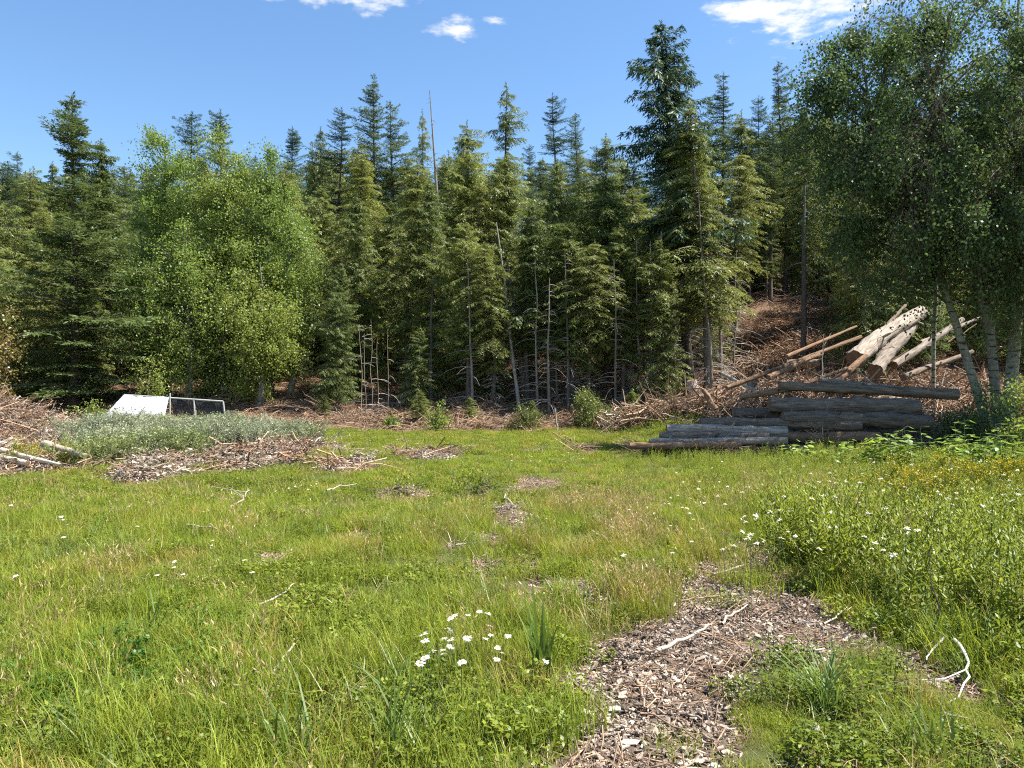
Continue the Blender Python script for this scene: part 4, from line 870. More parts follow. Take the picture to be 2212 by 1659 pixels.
bush(69, X(2150, 18.5), 18.5, 1.7, 1.0, 3600, .06, 'birch_shaded', 'bush', 'dark shrub at the foot of the birch trunks', 'bush', .0)
bush(70, X(2080, 19), 19, 1.3, .8, 2400, .06, 'birch_shaded', 'bush', 'leafy shrub between the end of the logs and the birch foot', 'bush', .0)
bush(71, X(2225, 17), 17, 1.9, .9, 2800, .07, 'birch', 'bush', 'bright shrub at the right edge below the birches', 'bush', .0)
bush(72, X(1045, 11.6), 11.6, .28, .45, 900, .035, 'clover', 'weed_clump', 'dark rounded weed clump in the middle of the meadow', 'weed', .0)
bush(73, X(860, 11.8), 11.8, .22, .35, 600, .035, 'clover', 'weed_clump', 'flat dark weed clump left of the meadow middle', 'weed', .0)

# ---- snag and bare poles
def pole(seed, a, b, r0, r1, n_st, ln, name, label, cat, matn='bark_lit', root=None):
    rng = np.random.RandomState(seed); a = np.array(a, float); b = np.array(b, float)
    u = np.linspace(0, 1, 14)[:, None]; P = (b - a) * u; P[:, :2] += (np.stack([vnoise(u[:, 0] * 4, u[:, 0] * 0 + seed), vnoise(u[:, 0] * 4, u[:, 0] * 0 + seed + 5)], -1) - .5) * .16 * np.sin(u * np.pi)
    V, Q = tubes(P[None], (r0 + (r1 - r0) * u[:, 0])[None], 7); t = MB(); t.add(V, Q)
    o = obj(name, t.mesh(name, [M[matn]], True), loc=a); o['label'] = label; o['category'] = cat
    if n_st:
        f = rng.uniform(.08, .98, n_st); p0 = np.stack([np.interp(f, u[:, 0], P[:, k]) for k in range(3)], -1); az = rng.rand(n_st) * 6.283; L = ln * (.3 + rng.rand(n_st)) * (1.2 - f)
        s = np.linspace(0, 1, 5)[None, :]; z = L[:, None] * (.2 * s - .45 * s ** 2)
        PP = p0[:, None] + np.stack([np.cos(az)[:, None] * L[:, None] * s, np.sin(az)[:, None] * L[:, None] * s, z], -1)
        V, Q = tubes(PP, np.full((n_st, 5), .012) * np.linspace(1.2, .3, 5), 3); d = MB(); d.add(V, Q); obj('dead_branches', d.mesh('dead_branches', [M['twig']]), o, kind='stuff')
    return o
def pole_px(seed, px0, px1, top, Y, r0, r1, n, ln, label, name='bare_pole_tree', cat='dead tree', matn='bark_lit'):
    x = X(px0, Y); h = hz(x, Y); pole(seed, (x, Y, h - .1), (X(px1, Y), Y, EYE + (CY - top) / FP * Y), r0, r1, n, ln, name, label, cat, matn)
pole_px(1, 968, 928, 195, 43, .17, .02, 46, 1.0, 'tall bare grey snag spearing above the skyline', 'snag')
pole_px(2, 1122, 1072, 480, 31.5, .085, .015, 40, 1.1, 'pale thin pole leaning left in front of the grey trunks', matn='twig')
pole_px(3, 1135, 1095, 560, 33, .17, .05, 30, 1.2, 'stout grey trunk leaning behind the pale thin pole')
pole_px(4, 930, 935, 600, 31.5, .09, .02, 14, .8, 'slim trunk rising through the cedar below the snag', matn='bark')
pole_px(5, 1205, 1200, 560, 32, .06, .012, 26, 1.0, 'slim dead pole under the bright drooping cedar')
pole_px(6, 1412, 1405, 520, 31, .07, .012, 40, 1.1, 'dead pole with drooping twigs left of the tallest cedar trunk')
pole_px(7, 1556, 1548, 500, 33, .10, .02, 70, 1.6, 'dead tree with a skirt of pale curved twigs beside the brown clearing')
pole_px(8, 1540, 1508, 400, 31, .08, .015, 40, 1.2, 'mossy thin pole close right of the tallest cedar trunk', matn='bark_lit')
pole_px(9, 1735, 1738, 400, 33, .14, .05, 34, 1.0, 'straight dark trunk standing left of the slash pile', matn='bark')
pole_px(10, 1620, 1612, 470, 44, .08, .04, 20, 1.0, 'thin pale pole at the back of the brown clearing')
pole_px(11, 1360, 1356, 600, 34, .18, .12, 40, 1.2, 'grey shaded trunk between the black gap and the tallest cedar')
pole_px(12, 1460, 1450, 600, 34.5, .14, .08, 50, 1.3, 'twiggy grey trunk just behind the tallest cedar')
for i, (px, dx, tp_, Y, lab) in enumerate([(1162, -6, 560, 31, 'thin grey pole just right of the leaning grey trunk'), (1185, 2, 600, 30.5, 'thin grey pole under the left side of the bright drooping cedar'), (1228, -8, 540, 31, 'thin grey pole nearest the black gap on its left'),
        (1330, -4, 560, 30.5, 'thin grey pole nearest the black gap on its right'), (1385, -10, 520, 31.5, 'thin grey pole leaning slightly, midway between black gap and tallest cedar'), (1440, -12, 500, 31, 'thin grey pole close left of the tallest cedar trunk'),
        (1585, 6, 540, 34, 'thin grey pole at the left side of the brown clearing'), (1020, -10, 560, 30.8, 'thin grey pole left of the pale leaning pole'), (1655, 3, 480, 45, 'thin dark pole at the top of the brown clearing')]):
    pole_px(60 + i, px, px + dx, tp_, Y, .055 + .012 * (i % 3), .015, 46, 1.3, lab, matn='bark_lit')
for i in (1, 3, 5, 8, 11, 13, 15):                     # seedlings added to stand in for the shade along the meadow edge
    px = [655, 700, 880, 905, 985, 1015, 1050, 1085, 1150, 1175, 1225, 1290, 1305, 1365, 1400, 1425][i]; Y = 28.6 + .9 * ((i * 37) % 10) / 10; sh = 'at the meadow edge below the cedars' if px > 800 else 'beside the foot of the birch clump'
    place_tree('ced1' if i % 3 else 'hem1', X(px, Y), Y, .7 + .7 * ((i * 53) % 10) / 10, 1.6, 'shade_fill_seedling', 'knee-high cedar seedling added for the dark shade ' + sh, 'seedling', group='shade-filling cedar seedlings ' + sh)
for i, (px, tp_, lab) in enumerate([(780, 700, 'leftmost of the thin brown saplings in the sunlit slash'), (790, 720, 'second thin brown sapling in the sunlit slash'), (803, 690, 'tallest of the thin brown saplings in the sunlit slash'),
                                   (816, 730, 'fourth thin brown sapling in the sunlit slash'), (838, 710, 'rightmost thin brown sapling in the sunlit slash')]):
    pole_px(30 + i, px, px - 4 + i, tp_, 29 + .3 * i, .020, .007, 9, 1.0, lab, 'dead_sapling', 'sapling', 'brownstick')
pole_px(40, 1202, 1198, 882, 27, .035, .025, 0, 0, 'broken pale stake standing at the meadow edge', 'broken_stake', 'stake', 'driftstick')
pole_px(41, 2000, 2010, 1180, 4.6, .005, .002, 0, .12, 'thin dark seed stalk standing alone in the tall weeds', 'dry_stalk', 'stalk', 'bark')

# ------------------------------------------------------------------ logs and sticks
def rot_to(d):
    return Vector([float(v) for v in d]).to_track_quat('Z', 'Y').to_euler()
def log(seed, a, b, r0, r1, matn, label, cat='log', name='log', group=None, k=22, knots=4):
    rng = np.random.RandomState(seed); a = np.array(a, float); b = np.array(b, float); L = np.linalg.norm(b - a); m_ = 34
    u = np.linspace(0, 1, m_); P = np.stack([(vnoise(u * 3, u * 0 + seed) - .5) * .10 * r0 * 4, (vnoise(u * 3, u * 0 + seed + 4) - .5) * .08 * r0 * 4, L * u], -1)
    rad = (r0 + (r1 - r0) * u) * (1 + .12 * (vnoise(u * 9, u * 0 + seed + 2) - .5))
    V, Q = tubes(P[None], rad[None], k); V = V.reshape(m_, k, 3); an = np.arange(k)
    V[:, :, :2] += (V[:, :, :2] - P[:, None, :2]) * (.22 * (vnoise(np.arange(m_)[:, None] * .35, an[None] * .7 + seed) - .5) + .20 * (vnoise(np.arange(m_)[:, None] * .5, an[None] * 1.9 + seed + 40) - .5) + .08 * (vnoise(np.arange(m_)[:, None] * 2.1, an[None] * 2.3 + seed) - .5))[..., None]
    ends = (V[0].copy(), V[-1].copy()); mb = MB(); mb.add(V.reshape(-1, 3), Q)
    for q in range(knots):                     # broken branch stubs
        i = rng.randint(2, m_ - 2); j = rng.randint(k); p = V[i, j]; d = norm((p - P[i])[None])[0] + np.array([0, 0, .4]); l = r0 * (.4 + .7 * rng.rand())
        VV, QQ = tubes(np.array([[p - d * r0 * .2, p + d * l]]), np.array([[.03 + .05 * r0, .02 + .03 * r0]]), 6); mb.add(VV, QQ)
    o = obj(name, mb.mesh(name, [M[matn]], True), loc=a, rot=rot_to(b - a)); o['label'] = label; o['category'] = cat
    if group: o['group'] = group
    for e, sg in ((ends[0], -1), (ends[1], 1)):
        c = e.mean(0) + np.array([0, 0, sg * .004]); ring = e + np.array([0, 0, sg * .003]); inner = c + (ring - c) * .5 + np.array([0, 0, sg * .004])
        VV = np.concatenate([ring, inner, c[None]]); j = np.arange(k); j2 = (j + 1) % k
        QQ = np.stack([j, j2, j2 + k, j + k], -1); TT = np.stack([j + k, j2 + k, np.full(k, 2 * k)], -1)
        if sg < 0: QQ = QQ[:, ::-1]; TT = TT[:, ::-1]
        cb = MB(); cb.add(VV, QQ, TT); obj('cut_end', cb.mesh('cut_end', [M['end']]), o)
    return o
def LG(seed, p0, p1, Y0, Y1, r0, r1, matn, label, **kw): return log(seed, at(p0[0], p0[1], Y0), at(p1[0], p1[1], Y1), r0, r1, matn, label, **kw)
# cut log stack lying across the meadow edge
LG(1, (1683, 832), (2068, 853), 20.6, 20.2, .105, .15, 'logbark', 'long dark straight log lying across the top of the log stack')
LG(2, (1662, 874), (1985, 880), 20.2, 19.8, .20, .22, 'logbark', 'thickest dark log, directly under the long top log')
LG(3, (1690, 903), (2010, 912), 19.5, 19.3, .17, .19, 'logbark', 'shadowed log under the thickest log, partly behind weeds')
LG(4, (1585, 893), (1740, 897), 20.6, 20.4, .14, .13, 'logbark', 'short grey split-topped log beside the end of the thickest log')
LG(5, (1512, 913), (1860, 918), 19.6, 19.3, .125, .14, 'logbark', 'smooth grey log in the middle of the stack, cut end facing left')
LG(6, (1440, 927), (1700, 932), 19.3, 19.0, .13, .13, 'pale_log', 'pale-topped log with brown side, jutting out left of the stack')
LG(7, (1425, 943), (1660, 946), 19.0, 18.7, .11, .12, 'logbark', 'dark knobbly log under the pale-topped jutting log')
LG(8, (1403, 954), (1700, 953), 18.6, 18.3, .085, .09, 'pale_log', 'slim bleached log low in the stack')
LG(9, (1360, 963), (1600, 962), 18.3, 18.2, .075, .085, 'brown_log', 'lowest slim brown log pointing furthest into the meadow')
# slash pile on the bank
LG(10, (1846, 775), (1985, 672), 24.0, 26.6, .30, .23, 'pale_log', 'big pale log with a dark hollow-looking sawn end on the slash pile')
LG(11, (1888, 800), (1972, 705), 23.6, 26.2, .23, .17, 'pale_log', 'second pale log just below the big one on the slash pile')
LG(12, (1930, 790), (2080, 690), 24.2, 27.0, .13, .09, 'pale_log', 'thin mossy pale log at the right of the slash pile')
LG(13, (1570, 838), (1860, 728), 22.5, 25.0, .07, .06, 'brown_log', 'long brown pole slanting up to the big pale log', knots=1)
LG(14, (1660, 815), (1770, 765), 22.8, 24.0, .08, .06, 'brown_log', 'short dark pole lying beside the long slanting pole', knots=1)
LG(15, (1800, 830), (1870, 770), 22.8, 23.6, .12, .09, 'brown_log', 'brown broken log under the big sawn end', knots=1)
LG(16, (1990, 740), (2120, 685), 25.5, 27.5, .07, .05, 'pale_log', 'slender bleached log behind the leaning birch', knots=1)
LG(17, (1545, 885), (1520, 842), 22.0, 22.2, .09, .06, 'brown_log', 'broken brown stub leaning up among the slash left of the logs', knots=0)
LG(18, (1620, 838), (1632, 818), 24.5, 24.5, .13, .12, 'logbark', 'small grey upright stump in the slash', name='stump', cat='stump', knots=0)
LG(19, (1500, 845), (1492, 822), 27, 27, .20, .17, 'pale_log', 'pale yellow cut stump beside the tallest cedar trunk', name='stump', cat='stump', knots=0)
LG(20, (1700, 785), (1770, 783), 26.5, 26.3, .13, .12, 'logbark', 'dark fallen log in the brown clearing', knots=1)
LG(32, (1545, 938), (2030, 942), 20.3, 20.0, .17, .18, 'logbark', 'shadowed log behind the smooth grey log, low in the stack')
LG(33, (1560, 960), (2040, 962), 19.9, 19.7, .16, .17, 'logbark', 'bottom log of the stack, mostly hidden in weeds')
LG(34, (1500, 942), (1900, 945), 19.35, 19.2, .12, .12, 'brown_log', 'brown log under the smooth grey log')
LG(35, (1640, 925), (2035, 930), 20.9, 20.6, .18, .18, 'logbark', 'thick dark log deep inside the stack')
LG(36, (1385, 972), (1680, 972), 18.75, 18.6, .07, .08, 'logbark', 'thin dark log lying on the ground under the lowest brown log')
LG(25, (1600, 858), (1720, 838), 21.6, 21.2, .09, .08, 'brown_log', 'brown half-buried log behind the top of the stack')
LG(26, (1720, 838), (1830, 795), 21.8, 23.0, .06, .04, 'brown_log', 'thin brown pole rising from the top log toward the sawn end', knots=1)
LG(27, (1770, 822), (1935, 838), 21.8, 21.6, .08, .07, 'pale_log', 'thin pale log lying just above the long top log', knots=2)
LG(28, (1950, 815), (2100, 760), 22.4, 24.4, .09, .06, 'logbark', 'dark thin log slanting behind the leaning birch trunk', knots=2)
LG(29, (1640, 850), (1560, 806), 23.0, 24.5, .06, .04, 'driftstick', 'bleached pole pointing up the slope left of the slash pile', knots=1)
LG(30, (1880, 745), (1960, 655), 26.0, 28.0, .08, .05, 'logbark', 'dark thin log lying over the upper end of the big pale log', knots=2)
LG(31, (1700, 770), (1850, 705), 25.0, 26.8, .06, .04, 'brown_log', 'upper brown pole parallel to the long slanting pole', knots=1)
# left heap
LG(21, (-30, 955), (50, 963), 17.0, 16.6, .06, .05, 'whitechip', 'white split plank on the left mound at the photo edge', cat='plank', name='plank', knots=0)
LG(22, (95, 960), (190, 984), 15.8, 15.0, .085, .04, 'palechip', 'broad pale splintered slab on the left heap', cat='slab', name='wood_slab', knots=0)
LG(23, (-20, 965), (130, 1005), 15.6, 14.4, .05, .03, 'palechip', 'long pale pole slanting down the left heap', knots=1)
LG(24, (-20, 985), (60, 1000), 15.2, 14.6, .06, .05, 'palechip', 'short pale log low in the left heap', knots=0)

def stick(seed, a, b, r, matn, label, name='stick', cat='stick', bend=.06, group=None, fork=0):
    rng = np.random.RandomState(seed); a = np.array(a, float); b = np.array(b, float); L = np.linalg.norm(b - a)
    u = np.linspace(0, 1, 9)[:, None]; side = rng.randn(3) * np.array([1, 1, .25]); P = (b - a) * u + side * bend * L * np.sin(u * np.pi) + rng.randn(9, 3) * .012 * L
    mb = MB(); r = r * .68; V, Q = tubes(P[None], (r * (1.05 - .6 * u[:, 0]) * (1 + .3 * (vnoise(u[:, 0] * 7, u[:, 0] * 0 + seed) - .5)))[None], 6); mb.add(V, Q)
    for f in range(fork):
        i = rng.randint(3, 7); e = P[i] + norm((b - a)[None])[0] * L * .25 + rng.randn(3) * np.array([.14, .14, .05]) * L
        V, Q = tubes(np.array([[P[i], (P[i] + e) / 2 + rng.randn(3) * .01, e]]), np.array([[.5, .4, .2]]) * r, 5); mb.add(V, Q)
    for c, p, rr_ in ((0, P[0], r * 1.05), (1, P[-1], r * .45)):
        pass
    o = obj(name, mb.mesh(name, [M[matn]], True), loc=a); o['label'] = label; o['category'] = cat
    if group: o['group'] = group
    return o
def gpt(px, py, lift=.02):
    x, y = G(px, py)
    for _ in range(4):
        z = hz(x, y); x, y = G(px, py, z)
    return np.array([x, y, hz(x, y) + lift])
def ST(seed, p0, p1, r, matn, label, l0=.03, l1=.03, **kw): return stick(seed, gpt(*p0, l0), gpt(*p1, l1), r, matn, label, **kw)
ST(1, (1408, 1418), (1530, 1368), .020, 'driftstick', 'straightest long pale stick lying across the bare soil', .03, .05, bend=.02)
ST(2, (1555, 1358), (1625, 1315), .014, 'driftstick', 'pale stick end continuing up-right from the long stick', .04, .06)
ST(3, (1545, 1252), (1672, 1212), .013, 'driftstick', 'white stick at the top edge of the bare soil', .05, .08, fork=1)
ST(4, (1400, 1550), (1560, 1640), .008, 'brownstick', 'thin brown stick slanting across the lower bare soil', .03, .03)
ST(5, (1238, 1490), (1310, 1560), .015, 'brownstick', 'dark stick at the left edge of the bare soil', .04, .02)
ST(6, (1196, 1540), (1180, 1650), .012, 'driftstick', 'bleached stick at the lower left edge of the bare soil', .05, .02)
ST(7, (2058, 1425), (2050, 1535), .013, 'whitechip', 'white crooked stick in the weeds at the lower right', .12, .03, fork=1)
ST(8, (2040, 1415), (2000, 1445), .012, 'whitechip', 'short white stick beside the crooked white stick', .10, .05)
ST(9, (1092, 1090), (1128, 1128), .022, 'driftstick', 'curved pale root over the small soil mound in mid meadow', .16, .05, name='root', cat='root', bend=.12)
ST(10, (985, 1188), (1060, 1180), .014, 'driftstick', 'pale stick lying left of the small soil mound', .05, .05)
ST(11, (405, 1158), (468, 1168), .016, 'driftstick', 'curved pale stick in the left meadow grass', .12, .12, bend=.1)
ST(12, (498, 1112), (545, 1075), .018, 'driftstick', 'forked bleached stick in the left meadow', .12, .16, fork=2)
ST(13, (705, 1078), (770, 1062), .018, 'driftstick', 'pale stick right of the far daisies', .12, .14)
ST(14, (560, 1322), (634, 1283), .011, 'driftstick', 'thin split stick in the left grass below the soil spot', .05, .08)
ST(15, (590, 1480), (632, 1420), .018, 'whitechip', 'white weathered wood in the left foreground grass', .05, .07)
ST(16, (560, 1240), (640, 1205), .012, 'brownstick', 'brown stick on the left soil spot', .05, .07)
ST(17, (60, 1000), (160, 1012), .02, 'driftstick', 'pale branch along the foot of the left heap', .06, .06, fork=1)
ST(18, (130, 998), (165, 985), .018, 'driftstick', 'pale crossed branch on the left heap', .05, .25)
ST(19, (480, 1008), (590, 972), .02, 'driftstick', 'long pale branch lying over the small brown heap', .06, .2)
ST(20, (395, 1020), (300, 1040), .015, 'brownstick', 'brown branch at the front of the small brown heap', .1, .05)
ST(21, (1160, 1165), (1190, 1180), .015, 'brownstick', 'short brown stick right of the small soil mound', .03, .03)
ST(22, (1250, 1410), (1290, 1390), .008, 'brownstick', 'small brown twig at the top left of the bare soil', .03, .03)
ST(23, (1375, 1480), (1390, 1540), .013, 'brownstick', 'short upright-lying brown stick in the centre of the bare soil', .03, .03)
ST(24, (1470, 1310), (1560, 1296), .009, 'brownstick', 'thin twig near the top of the bare soil', .05, .05, fork=1)
ST(25, (1780, 1360), (1840, 1330), .010, 'driftstick', 'pale twig at the right end of the bare soil', .04, .05, fork=1)
ST(26, (2040, 1560), (2090, 1570), .012, 'driftstick', 'pale stick by the lower right weeds', .04, .04)
# branches sticking out of the slash (each its own)
rs = np.random.RandomState(77)
SB = [((1690, 862), (1760, 792), 22.5, 'thin pale branch slanting up above the log stack'), ((1565, 870), (1710, 800), 23, 'long bare branch leaning across the slash left of the logs'),
      ((1900, 842), (1850, 795), 22, 'pale branch slanting down from the big sawn end'), ((2000, 838), (1940, 800), 22, 'pale branch slanting toward the slim birch'),
      ((1590, 905), (1600, 862), 22, 'forked pale branch standing behind the grey split log'), ((1430, 893), (1500, 915), 24, 'arched grey branch at the meadow edge left of the logs'),
      ((1780, 765), (1660, 800), 25, 'curved branch across the brown clearing'), ((1660, 790), (1620, 772), 27, 'bleached branch at the foot of the twiggy dead tree'),
      ((1480, 900), (1495, 872), 25, 'short pale twig standing at the meadow edge'), ((930, 912), (905, 892), 28, 'pale branch at the foot of the shaded cedars'),
      ((1060, 930), (1110, 890), 27.5, 'thin grey branch leaning out over the meadow edge'), ((985, 880), (1050, 893), 29, 'curved pale branch on the shaded forest floor'),
      ((700, 905), (670, 890), 28.5, 'grey branch in the shade right of the birch clump'), ((1775, 830), (1780, 722), 23.5, 'thin upright broken twig above the slash pile'),
      ((1960, 700), (1830, 760), 24.5, 'grey pole lying along the big pale log'), ((2110, 700), (2030, 750), 26, 'dark branch behind the leaning birches')]
for i, (p0, p1, Y, lab) in enumerate(SB):
    a = at(*p0, Y); b = at(*p1, Y + rs.uniform(-.3, .6)); a[2] = max(a[2], hz(a[0], a[1]) - .02); b[2] = max(b[2], hz(b[0], b[1]) + .05)
    stick(200 + i, a, b, .028, 'driftstick' if i % 3 else 'brownstick', lab, 'branch', 'branch', fork=2)
for i in range(95):                                  # more loose branches in the brown clearing
    px, Y = (rs.uniform(1440, 1990), rs.uniform(23, 40)) if i < 65 else (rs.uniform(640, 1060), rs.uniform(27.5, 33))
    x = X(px, Y); h = hz(x, Y); az = rs.rand() * 6.283; L = rs.uniform(.7, 2.2); d = np.array([math.cos(az), math.sin(az), rs.uniform(.0, .5)])
    a = np.array([x, Y, h + .05]); b = a + d * L; b[2] = max(b[2], hz(b[0], b[1]) + .1)
    cl = i < 65
    stick(300 + i, a, b, .02, ('brownstick', 'driftstick', 'slash')[i % 3], 'loose dead branch strewn in the brown clearing and slash beside the logs' if cl else 'loose dead branch strewn on the floor under the middle cedars', 'loose_branch', 'branch',
          group='loose branches in the clearing' if cl else 'loose branches under the cedars', fork=1)

# ------------------------------------------------------------------ small wire pen with white tarp
def box_between(a, b, w, t, up=(0, 0, 1)):
    a = np.array(a, float); b = np.array(b, float); d = norm((b - a)[None])[0]; s = norm(np.cross(d, up)[None])[0]; n = np.cross(s, d)
    V = np.array([p + s * i * w / 2 + n * j * t / 2 for p in (a, b) for i, j in ((-1, -1), (1, -1), (1, 1), (-1, 1))])
    return V, np.array([(0, 3, 2, 1), (4, 5, 6, 7), (0, 1, 5, 4), (1, 2, 6, 5), (2, 3, 7, 6), (3, 0, 4, 7)])
YP = 25.2
pen = obj('animal_pen', None, loc=(X(370, YP), YP, hz(X(370, YP), YP))); pen['label'] = 'low pipe-framed pen with dark screen sides and white tarp'; pen['category'] = 'pen'
po = np.array(pen.location)
def pipe(a, b, nm, r=.028):
    V, Q = tubes(np.array([[a, (np.array(a) + b) / 2, b]]) - po, np.full((1, 3), r), 8); m = MB(); m.add(V, Q); return obj(nm, m.mesh(nm, [M['pipe']], True), pen)
TL, TR = at(268, 853, YP), at(482, 867, YP + .4)
pipe(TL, TR, 'top_rail')
for f, dx in ((0.0, -.12), (.46, .05), (.70, .22), (1.0, .30)):
    t_ = TL * (1 - f) + TR * f; b_ = t_ + np.array([dx * .6, -.1, 0]); b_[2] = hz(b_[0], b_[1]) - .1
    if f == .46: t_ = t_ + np.array([0, 0, .16])
    pipe(b_, t_, 'post', .03)
for f0, f1 in ((.47, .69), (.71, .985)):
    c0, c1 = TL * (1 - f0) + TR * f0, TL * (1 - f1) + TR * f1
    n = 10; u = np.linspace(0, 1, n); g = []
    for th in (0, .012):
        for zf in np.linspace(0.03, 1, 6):
            p = c0[None] * (1 - u[:, None]) + c1[None] * u[:, None]; zb = height(p[:, 0], p[:, 1]) + .02; p[:, 0] += .1 * zf; p[:, 2] = (p[:, 2] - .03) * (1 - zf) + zb * zf; p[:, 1] += .03 + th + .03 * np.sin(u * 9 + zf * 4); g.append(p)
    g = np.array(g) - po; id_ = np.arange(2 * 6 * n).reshape(2, 6, n); Q = []
    for s_ in (0, 1): Q.append(np.stack([id_[s_, :-1, :-1], id_[s_, :-1, 1:], id_[s_, 1:, 1:], id_[s_, 1:, :-1]], -1).reshape(-1, 4))
    m = MB(); m.add(g.reshape(-1, 3), np.concatenate(Q)); obj('screen_panel', m.mesh('screen_panel', [M['screen']]), pen)
n = 26; u = np.linspace(0, 1, n); rows = []
for zf in np.linspace(0, 1, 14):                     # tarp thrown over the rail, flaring out to the left at its hem
    p = TL[None] * (1 - u[:, None] * .455) + TR[None] * u[:, None] * .455; zb = height(p[:, 0], p[:, 1] - .5) + .05
    p[:, 0] -= (1 - u) * .75 * zf; p[:, 1] -= .05 + .55 * zf + .05 * np.sin(u * 14 + 2 * zf) * zf; p[:, 2] = (p[:, 2] + .03) * (1 - zf) + zb * zf + .03 * np.sin(u * 7 + zf * 9) * zf * (1 - zf) * 4 + (fbm(u * 9, zf * 5 + u * 0, 8) - .5) * .16 - .05 * np.sin(u * np.pi) * (1 - zf); rows.append(p)
rows = np.array(rows) - po; id_ = np.arange(14 * n).reshape(14, n); Q = np.stack([id_[:-1, :-1], id_[1:, :-1], id_[1:, 1:], id_[:-1, 1:]], -1).reshape(-1, 4)
m = MB(); m.add(rows.reshape(-1, 3), Q); to = obj('tarp', m.mesh('tarp', [M['tarp']], True), pen); so = to.modifiers.new('thickness', 'SOLIDIFY'); so.thickness = .006
# white bag dropped at the meadow edge
rb = np.random.RandomState(3); th, ph = np.meshgrid(np.linspace(0, np.pi, 10), np.arange(14) * 2 * np.pi / 14, indexing='ij')
rr_ = .16 * (1 + .35 * (rb.rand(10, 14) - .5)) * (.75 + .25 * np.sin(th)); bv = np.stack([rr_ * np.sin(th) * np.cos(ph), rr_ * np.sin(th) * np.sin(ph), .17 + 1.25 * rr_ * np.cos(th)], -1).reshape(-1, 3)
id_ = np.arange(140).reshape(10, 14); Q = np.stack([id_[:-1], id_[1:], np.roll(id_, -1, 1)[1:], np.roll(id_, -1, 1)[:-1]], -1).reshape(-1, 4)
m = MB(); m.add(bv, Q); bp_ = (X(535, 24), 24.0); obj('bag', m.mesh('bag', [M['bag']], True), loc=(bp_[0], bp_[1], hz(*bp_) + .25), label='small crumpled white bag among the grey-green weeds', category='bag')

# ------------------------------------------------------------------ bare soil chips (parts of the ground)
rc = np.random.RandomState(9)
cm = []
for i in range(8):
    V, Q = chip_shape(rc, 1.0, .16 + .2 * rc.rand(), .05); m = MB(); m.add(V, Q); cm.append(m)
chip_meshes = [m.mesh('wood_chip', [M[k]]) for m in cm for k in ('chip', 'palechip', 'whitechip')]
def soil_pts(n, ys=(3.0, 6.4)):
    x = rc.uniform(.1, 3.4, n * 8); y = rc.uniform(ys[0], ys[1], n * 8); k = inpoly(x + (fbm(x * 3, y * 3, 11) - .5) * .4, y, SOIL); return x[k][:n], y[k][:n]
x, y = soil_pts(270)
BRIGHT = [ell(*e) for e in [(1450, 1460, 50, 18), (1420, 1515, 55, 16), (1500, 1590, 45, 16), (1300, 1535, 45, 25), (1390, 1400, 30, 12), (1340, 1480, 25, 16), (1620, 1350, 45, 10), (1500, 1640, 40, 14), (1800, 1380, 60, 8)]]
for i in range(len(x)):
    br = min(inell(np.array([x[i]]), np.array([y[i]]), e, .2)[0] for e in BRIGHT) < 1
    kind = (2 if rc.rand() < .75 else 1) if br else (1 if rc.rand() < .16 else 2 if rc.rand() < .05 else 0)
    L = rc.uniform(.035, .09) if not br else rc.uniform(.035, .075)
    o = obj('wood_chip', chip_meshes[rc.randint(8) * 3 + kind], ground, loc=(x[i], y[i], hz(x[i], y[i]) + float(soil_dz(x[i:i+1], y[i:i+1], np.ones(1))[0]) + .003 + .018 * rc.rand()), rot=(rc.randn() * .25, rc.randn() * .25, rc.rand() * 6.283), scl=(L, L * (1.0 + .8 * br), L * 1.2))
fine = [chips(rng, 80, .15, .010, .05, M['chip'], .02) for _ in range(4)] + [chips(rng, 40, .14, .015, .06, M['palechip'], .02)] + [bundle(rng, 22, .2, .06, .28, .003, M['slash'], .03) for _ in range(3)]
x, y = field_pts(rc, 120, 2.6, 14.5); s = soil_mask(x, y); k = rc.rand(len(x)) < s; x, y, s = x[k], y[k], s[k]; n = len(x)
scatter('chip_litter', '', '', fine, np.stack([x, y, height(x, y) + soil_dz(x, y, s) - .004], -1), rots(rc, n, .15), .7 + .6 * rc.rand(n), np.where(rc.rand(n) < .5, rc.randint(0, 4, n), np.where(rc.rand(n) < .2, 4, 5 + rc.randint(0, 3, n))), parent=ground)
# grey stone
st = np.random.RandomState(4); th, ph = np.meshgrid(np.linspace(0, np.pi, 7), np.arange(10) * 2 * np.pi / 10, indexing='ij'); rr_ = .03 * (1 + .3 * (st.rand(7, 10) - .5))
id_ = np.arange(70).reshape(7, 10); Q = np.stack([id_[:-1], id_[1:], np.roll(id_, -1, 1)[1:], np.roll(id_, -1, 1)[:-1]], -1).reshape(-1, 4)
m = MB(); m.add(np.stack([rr_ * np.sin(th) * np.cos(ph), rr_ * np.sin(th) * np.sin(ph), rr_ * .8 * np.cos(th)], -1).reshape(-1, 3), Q); p = gpt(1757, 1592); obj('stone', m.mesh('stone', [M['stone']], True), loc=p + np.array([0, 0, .02]), label='rounded grey stone in the lower right grass', category='stone')

